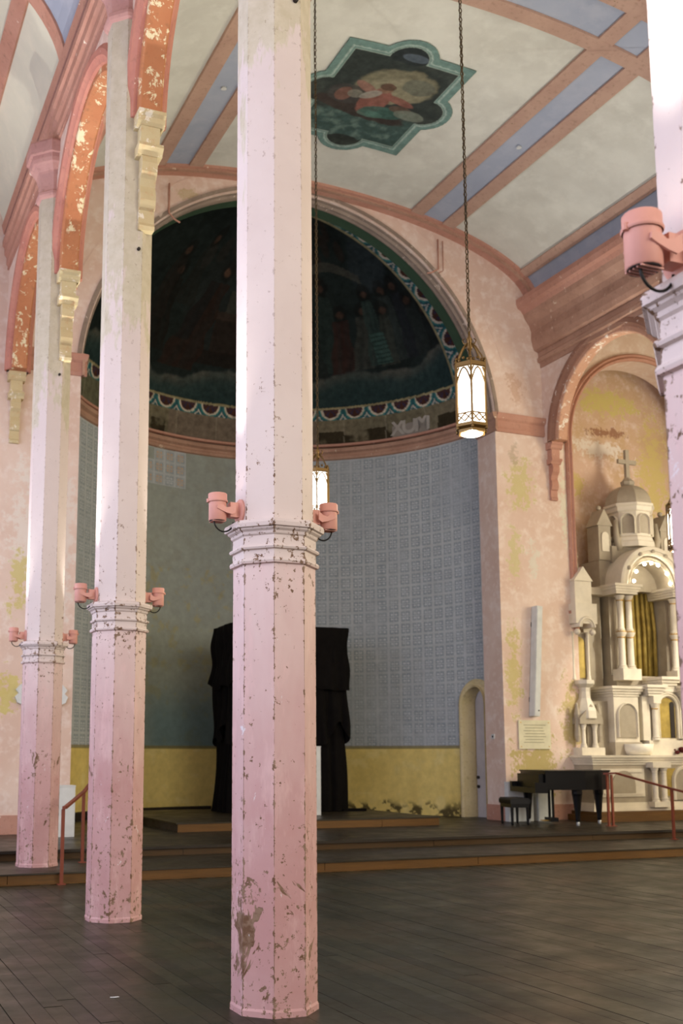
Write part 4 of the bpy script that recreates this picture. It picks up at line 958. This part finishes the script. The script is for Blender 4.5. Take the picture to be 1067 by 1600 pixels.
# left and right statue towers with canopied niches
for s in (-1, 1):
    x = s * 2.06; yy = .30
    ab((x - .30, x + .30, yy - .25, 1.3, 1.34, 1.50), nm='tower_base'); ab((x - .22, x + .22, yy + .05, 1.3, 1.50, 2.95), nm='tower_core', mt='marble_grey')
    for k in (-1, 1): shaft(x + k * .15, yy - .12, 1.5, 2.0, .05, gold=False)
    MB().prism([(x - .30, 2.0), (x + .30, 2.0), (x + .30, 2.12), (x, 2.42), (x - .30, 2.12)], yy - .22, yy + .3, 1).build('tower_gable', 'marble_grey', altar)
    for k in (-1, 1): MB().lathe([(.04, 1.62), (.07, 1.75), (.06, 1.95), (.05, 2.1), (.07, 2.2), (.02, 2.45)], 8, (x + k * .28, yy - .1, 0)).build('pinnacle', 'marble_grey', altar)
    MB().lathe([(.26, 2.12), (.25, 2.28), (.18, 2.45), (.13, 2.55), (.11, 2.70), (.12, 2.78), (.22, 2.86), (.22, 2.94)], 8, (x, yy - .02, 0)).build('tower_corbel', 'marble', altar)
    ab((x - .26, x + .24, yy + .12, yy + .5, 2.94, 4.0), nm='statue_niche', mt='marble_grey'); arch_panel(x, yy + .095, yy + .125, 3.0, .15, 3.75, 'niche_gold', 'niche_recess')
    for k in (-1, 1): shaft(x + k * .20, yy + .06, 2.96, 4.0, .035, gold=False)
    ab((x - .28, x + .28, yy - .20, yy + .45, 4.16, 4.60), nm='canopy'); arch_ring(x, yy - .20, 4.08, .12, .12, .35, nm='canopy_arch')
    for k in (-1, 1): MB().ball((x + k * .20, yy - .12, 3.98), .07, 10, 7).build('pendant', 'marble', altar, True)
    ab((x - .22, x + .22, yy - .12, yy + .42, 4.60, 5.10), nm='canopy_upper'); MB().prism([(x - .25, 5.10), (x + .25, 5.10), (x, 5.42)], yy - .15, yy + .42, 1).build('canopy_gable', 'marble', altar)
    MB().lathe([(.10, 5.3), (.05, 5.5), (.04, 5.62), (.07, 5.68), (.02, 5.80)], 8, (x, yy + .1, 0)).build('pinnacle', 'marble_grey', altar)
basin = MB().lathe([(.20, 0), (.27, .02), (.31, .10), (.33, .24), (.30, .24), (.27, .12), (.18, .05)], 24, (0, 0, 0)).build('marble_bowl', 'basin', None, True, (16.30, 18.98, ZS + 1.34)); tag(basin, 'bright white round bowl standing on the marble altar table', 'bowl')
fl = thing('flower_bunch', 'dark red flower bunch lying on the altar table', 'flowers', (17.42, 18.95, ZS + 1.345))
for k in range(9):
    a = random.uniform(0, 6.28); r = random.uniform(.02, .15); MB().ball((r * math.cos(a) * 1.3, r * math.sin(a) * .6, .05 + random.uniform(0, .09)), .055, 8, 5, (1.1, 1, .8)).build('blossom', 'red', fl, True)
# spots aimed at the altar and at the niche wall above it
def altar_spot(loc, tgt, e, size, soft=.06):
    l = bpy.data.lights.new('altar_spot', 'SPOT'); l.energy = e; l.color = (1, .93, .78); l.spot_size = math.radians(size); l.spot_blend = .4; l.shadow_soft_size = soft
    o = bpy.data.objects.new('altar_spot', l); COL.objects.link(o); o.location = loc; o.rotation_euler = (Vector(tgt) - Vector(loc)).to_track_quat('-Z', 'Y').to_euler()
altar_spot((19.4, 15.6, 6.0), (17.1, 20.6, 8.6), 520, 56, .7)  # unseen spot added to brighten the niche wall
altar_spot((18.6, 15.4, 6.2), (16.75, 19.1, 3.4), 900, 38)

# ------------------------------------------------------------------ grand piano and bench
pn = thing('grand_piano', 'black grand piano with closed lid on the stage before the altar', 'piano', (13.02, 18.32, ZS), math.radians(-16))
# local: keyboard at x=0 facing -x, tail towards +x, y across
out_ = [(0.06, -.72), (.85, -.72), (1.2, -.66), (1.45, -.45), (1.58, -.10), (1.55, .30), (1.4, .52), (1.1, .68), (.06, .72)]
def outline(off): return [(x + (off if x > .5 else -off), y * (1 + off)) for x, y in out_]
MB().prism(outline(0), .68, 1.02, 2).build('case', 'black', pn); MB().prism(outline(.02), 1.02, 1.05, 2).build('lid', 'black', pn)
MB().box(-.16, .10, -.74, .74, .62, .72).build('keybed', 'black', pn); MB().box(-.16, .06, .62, .74, .72, .82).build('key_cheek', 'black', pn); MB().box(-.16, .06, -.74, -.62, .72, .82).build('key_cheek', 'black', pn)
MB().box(-.04, .07, -.62, .62, .72, .98).build('fallboard', 'black', pn)
for lx, ly in ((.74, -.55), (.16, .58), (1.42, .05)):
    lg = MB().lathe([(.035, .07), (.045, .10), (.05, .2), (.075, .45), (.09, .56), (.10, .60), (.10, .69)], 8, (lx, ly, 0)).build('leg', 'black', pn)
    cs = MB(); cs.lathe([(.03, .0), (.035, .02), (.035, .05), (.025, .07)], 10, (lx, ly, 0)); cs.build('caster', 'steel', lg)
for s in (-1, 1): MB().box(.40, .44, s * .10 - .018, s * .10 + .018, .10, .68).build('lyre_post', 'black', pn)
MB().box(.34, .50, -.17, .17, .05, .13).build('lyre_box', 'black', pn)
for k in (-1, 0, 1): MB().box(.22, .36, k * .07 - .015, k * .07 + .015, .065, .08).build('pedal', 'brass', pn)
bn = thing('piano_bench', 'black padded piano bench at the keyboard end of the grand piano', 'bench', (12.74, 18.46, ZS), math.radians(-16))
smooth_by_angle(MB().prism([(-.19, .40), (.19, .40), (.20, .43), (.20, .48), (.17, .515), (-.17, .515), (-.20, .48), (-.20, .43)], -.36, .36, 1).build('cushion', 'leather', bn), 40)
MB().box(-.18, .18, -.34, .34, .33, .40).build('apron', 'black', bn)
for sx_ in (-1, 1):
    for sy in (-1, 1): MB().lathe([(.018, 0), (.024, .03), (.03, .33), (.03, .36)], 8, (sx_ * .155, sy * .31, 0)).build('leg', 'black', bn)
def pedestal(label, x, y, w_, d_, h, z=ZS, rz=0, mat='white', nm='white_pedestal'):
    r = thing(nm, label, 'pedestal', (x, y, z), rz); MB().box(-w_ / 2, w_ / 2, -d_ / 2, d_ / 2, 0, h - .02).build('body', mat, r); MB().box(-w_ / 2 - .006, w_ / 2 + .006, -d_ / 2 - .006, d_ / 2 + .006, h - .02, h).build('top_panel', mat, r); MB().box(-w_ / 2 + .02, w_ / 2 - .02, -d_ / 2 - .004, -d_ / 2, .03, h - .06).build('front_panel', mat, r)
pedestal('pale white box standing on the stage behind the piano bench', 13.38, 19.22, .60, .14, .80)
pedestal('pale white box standing on the stage behind the piano legs', 13.95, 19.2, .34, .18, .66)
pedestal('white box on the stage beside the farthest column, behind the left rail', 3.84, 18.55, .30, .34, .84)
pedestal('narrow white stand showing as a strip beside the near column, before the black drape', 9.17, 20.3, .30, .30, 1.36, z=.43)

# ------------------------------------------------------------------ dais and draped stand
ds = thing('dais', 'low dark wooden dais with brown edge in front of the apse', 'platform', (8.55, 18.75, ZS))
MB().box(-2.65, 2.65, .03, 4.6, 0, .135).build('dais_frame', 'nosing', ds); MB().box(-2.68, 2.68, 0, 4.6, .135, .16).build('dais_top', 'stage', ds)
for a, b_ in ((-2.65, -1.2), (-1.2, 1.4), (1.4, 2.65)): MB().box(a + .004, b_ - .004, .008, .03, .0, .133).build('dais_riser', 'riser', ds)
dp = thing('draped_stand', 'tall stand shrouded in black cloth behind the near column, on the dais', 'draped stand', (9.17, 21.9, .43))
def drape(hw, hd, z0, z1, amp, nf, seed, nm, flare=0.0, ragged=0.0, top=False):
    r_ = random.Random(seed); n = 200; rows = 26; vs = []; fs = []; ph = [r_.uniform(0, 6.28) for _ in range(6)]
    per = 4 * (hw + hd)
    def base(s):
        s = s % per
        if s < 2 * hw: return (-hw + s, -hd, 0, -1)
        s -= 2 * hw
        if s < 2 * hd: return (hw, -hd + s, 1, 0)
        s -= 2 * hd
        if s < 2 * hw: return (hw - s, hd, 0, 1)
        s -= 2 * hw
        return (-hw, hd - s, -1, 0)
    for j in range(rows + 1):
        t = j / rows
        for i in range(n):
            s = per * i / n; x, y, nx, ny = base(s); u = s / per * 2 * PI
            zb = z0 + ragged * (.5 + .5 * math.sin(u * 5 + ph[0])) * (.6 + .4 * math.sin(u * 11 + ph[1])); z = z1 + (zb - z1) * t
            f = amp * (.25 + .75 * t) * (math.sin(u * nf + ph[2] + .6 * math.sin(t * 4 + ph[3])) + .5 * math.sin(u * nf * 1.7 + ph[4] + t * 2)) + flare * t ** 3 + .03 * math.sin(t * 9 + u * 3 + ph[5])
            vs.append((x + nx * f, y + ny * f, z))
    for j in range(rows):
        for i in range(n): k = (i + 1) % n; fs.append((j * n + i, j * n + k, (j + 1) * n + k, (j + 1) * n + i))
    if top: fs.append(tuple(range(n)))
    return MB().add(vs, fs).build(nm, 'cloth', dp, True)
drape(1.25, .52, .01, 3.86, .035, 30, 3, 'under_cloth', .10, 0, True)
drape(1.31, .58, 1.35, 3.90, .045, 24, 5, 'upper_cloth', .03, .55, True)
drape(1.35, .62, 2.55, 3.92, .03, 18, 8, 'top_cloth', .05, .25, True)
hem = MB().prism([(1.2, -.62), (1.7, -.66), (1.8, -.52), (1.65, -.40), (1.25, -.35)], 0, .05, 2).build('hem_heap', 'cloth', dp)

# ------------------------------------------------------------------ rails
def rail(label, posts, top, r=.021):
    root = thing('handrail', label, 'railing', posts[0][0]); b = Vector(posts[0][0])
    for p, h in posts: MB().bar(Vector(p) - b, Vector(p) - b + Vector((0, 0, h)), .04, .04).build('post', 'rail', root); MB().box(p[0] - b.x - .05, p[0] - b.x + .05, p[1] - b.y - .05, p[1] - b.y + .05, p[2] - b.z, p[2] - b.z + .012).build('foot_plate', 'rail', root)
    for q0, q1 in zip(top[:-1], top[1:]): MB().bar(Vector(q0) - b, Vector(q1) - b, .045, .035).build('rail_bar', 'rail', root)
rail('rust red handrail climbing the steps between the two left columns', [((2.90, 14.04, .0), .93), ((3.44, 15.3, .14), .96)], [(2.90, 14.0, .95), (2.95, 14.14, .95), (3.44, 15.3, 1.10), (3.72, 15.95, 1.25), (4.0, 16.6, 1.25)])
rail('rust red handrail on the stage steps right of the piano, in front of the altar', [((14.0, 17.2, ZS), .98), ((14.10, 17.2, ZS), .97), ((14.02, 15.5, .14), .87)], [(13.96, 17.25, 1.26), (14.10, 17.05, 1.27), (14.02, 15.5, 1.02), (14.02, 14.9, .93)])

# ------------------------------------------------------------------ wall fittings, small things
nt_ = thing('notice_board', 'cream notice sheet screwed to the wall above the piano bench', 'sign', (13.89, YW - .025, 2.04))
MB().box(-.40, .40, -.012, .012, -.30, .30).build('sheet', 'paper', nt_)
lines = MB()
for k in range(7): lines.box(-.28 + .04 * (k % 2), .28 - .05 * ((k * 3) % 4) * .5, -.0145, -.012, .19 - k * .06, .205 - k * .06)
lines.build('faded_lines', 'ink', nt_)['kind'] = 'stuff'
for sx_ in (-1, 1):
    for sz in (-1, 1): MB().lathe([(.012, 0), (.012, .008)], 8).build('screw', 'brass', nt_).matrix_basis = Matrix.Translation((sx_ * .35, -.012, sz * .25)) @ Matrix.Rotation(PI / 2, 4, 'X')
sp = thing('column_speaker', 'tall narrow pale grey wall speaker above the cream notice', 'speaker', (13.84, YW - .12, 2.42))
sp.rotation_euler = (0, math.radians(4.0), 0)
MB().box(-.07, .07, -.09, .10, 0, 2.34).build('cabinet', 'white', sp); MB().box(-.06, .06, -.097, -.09, .03, 2.30).build('front_cover', 'white', sp)
MB().box(-.07, .07, .09, .14, .3, .4).build('wall_bracket', 'dark', sp); MB().box(-.07, .07, .09, .14, 1.9, 2.0).build('wall_bracket', 'dark', sp); MB().lathe([(.015, 0), (.015, .01)], 8).build('mounting_screw', 'dark', sp).matrix_basis = Matrix.Translation((.03, -.097, .12)) @ Matrix.Rotation(PI / 2, 4, 'X')
sw = thing('wall_switch', 'small white wall switch on the chancel pier jamb beside the door', 'switch', (XC + AR - .012, 19.75, 2.0)); MB().box(-.008, .012, -.05, .05, -.05, .05).build('plate', 'white', sw); MB().box(-.014, -.008, -.02, .02, -.02, .02).build('rocker', 'dark', sw)
# carved white shield showing on either side of the farthest column
pl = thing('wall_relief', 'white carved wall relief mostly hidden behind the farthest column', 'relief', (3.55, YW - .03, 2.62))
MB().prism([(-.42, -.10), (-.46, .0), (-.40, .06), (-.45, .12), (-.36, .22), (-.1, .26), (.1, .26), (.36, .22), (.45, .12), (.40, .06), (.46, 0), (.42, -.10), (.2, -.2), (-.2, -.2)], -.03, .03, 1).build('shield', 'white', pl); MB().ball((0, -.04, .03), .14, 12, 8, (1.4, .5, 1)).build('boss', 'white', pl, True)
sc_ = MB().ball((0, 0, .012), .025, 8, 5, (1.3, .8, .5)).build('paper_scrap', 'redscrap', None, True, (9.2, 10.05, .002)); tag(sc_, 'tiny red scrap lying on the floor at right', 'scrap')
sc2 = MB().prism([(-.035, -.006), (.0, -.014), (.03, -.004), (.022, .01), (-.01, .006), (-.03, .012)], 0, .003, 2).build('plaster_flake', 'white', None, False, (1.92, 7.45, .002)); tag(sc2, 'white plaster flake on the dark floor at lower left', 'debris')

for o in bpy.data.objects:
    if o.type == 'MESH' and o.parent and o.name.split('.')[0] in ('tracery', 'chain', 'grille_bars', 'crown_scroll', 'corner_post'): o['kind'] = 'stuff'
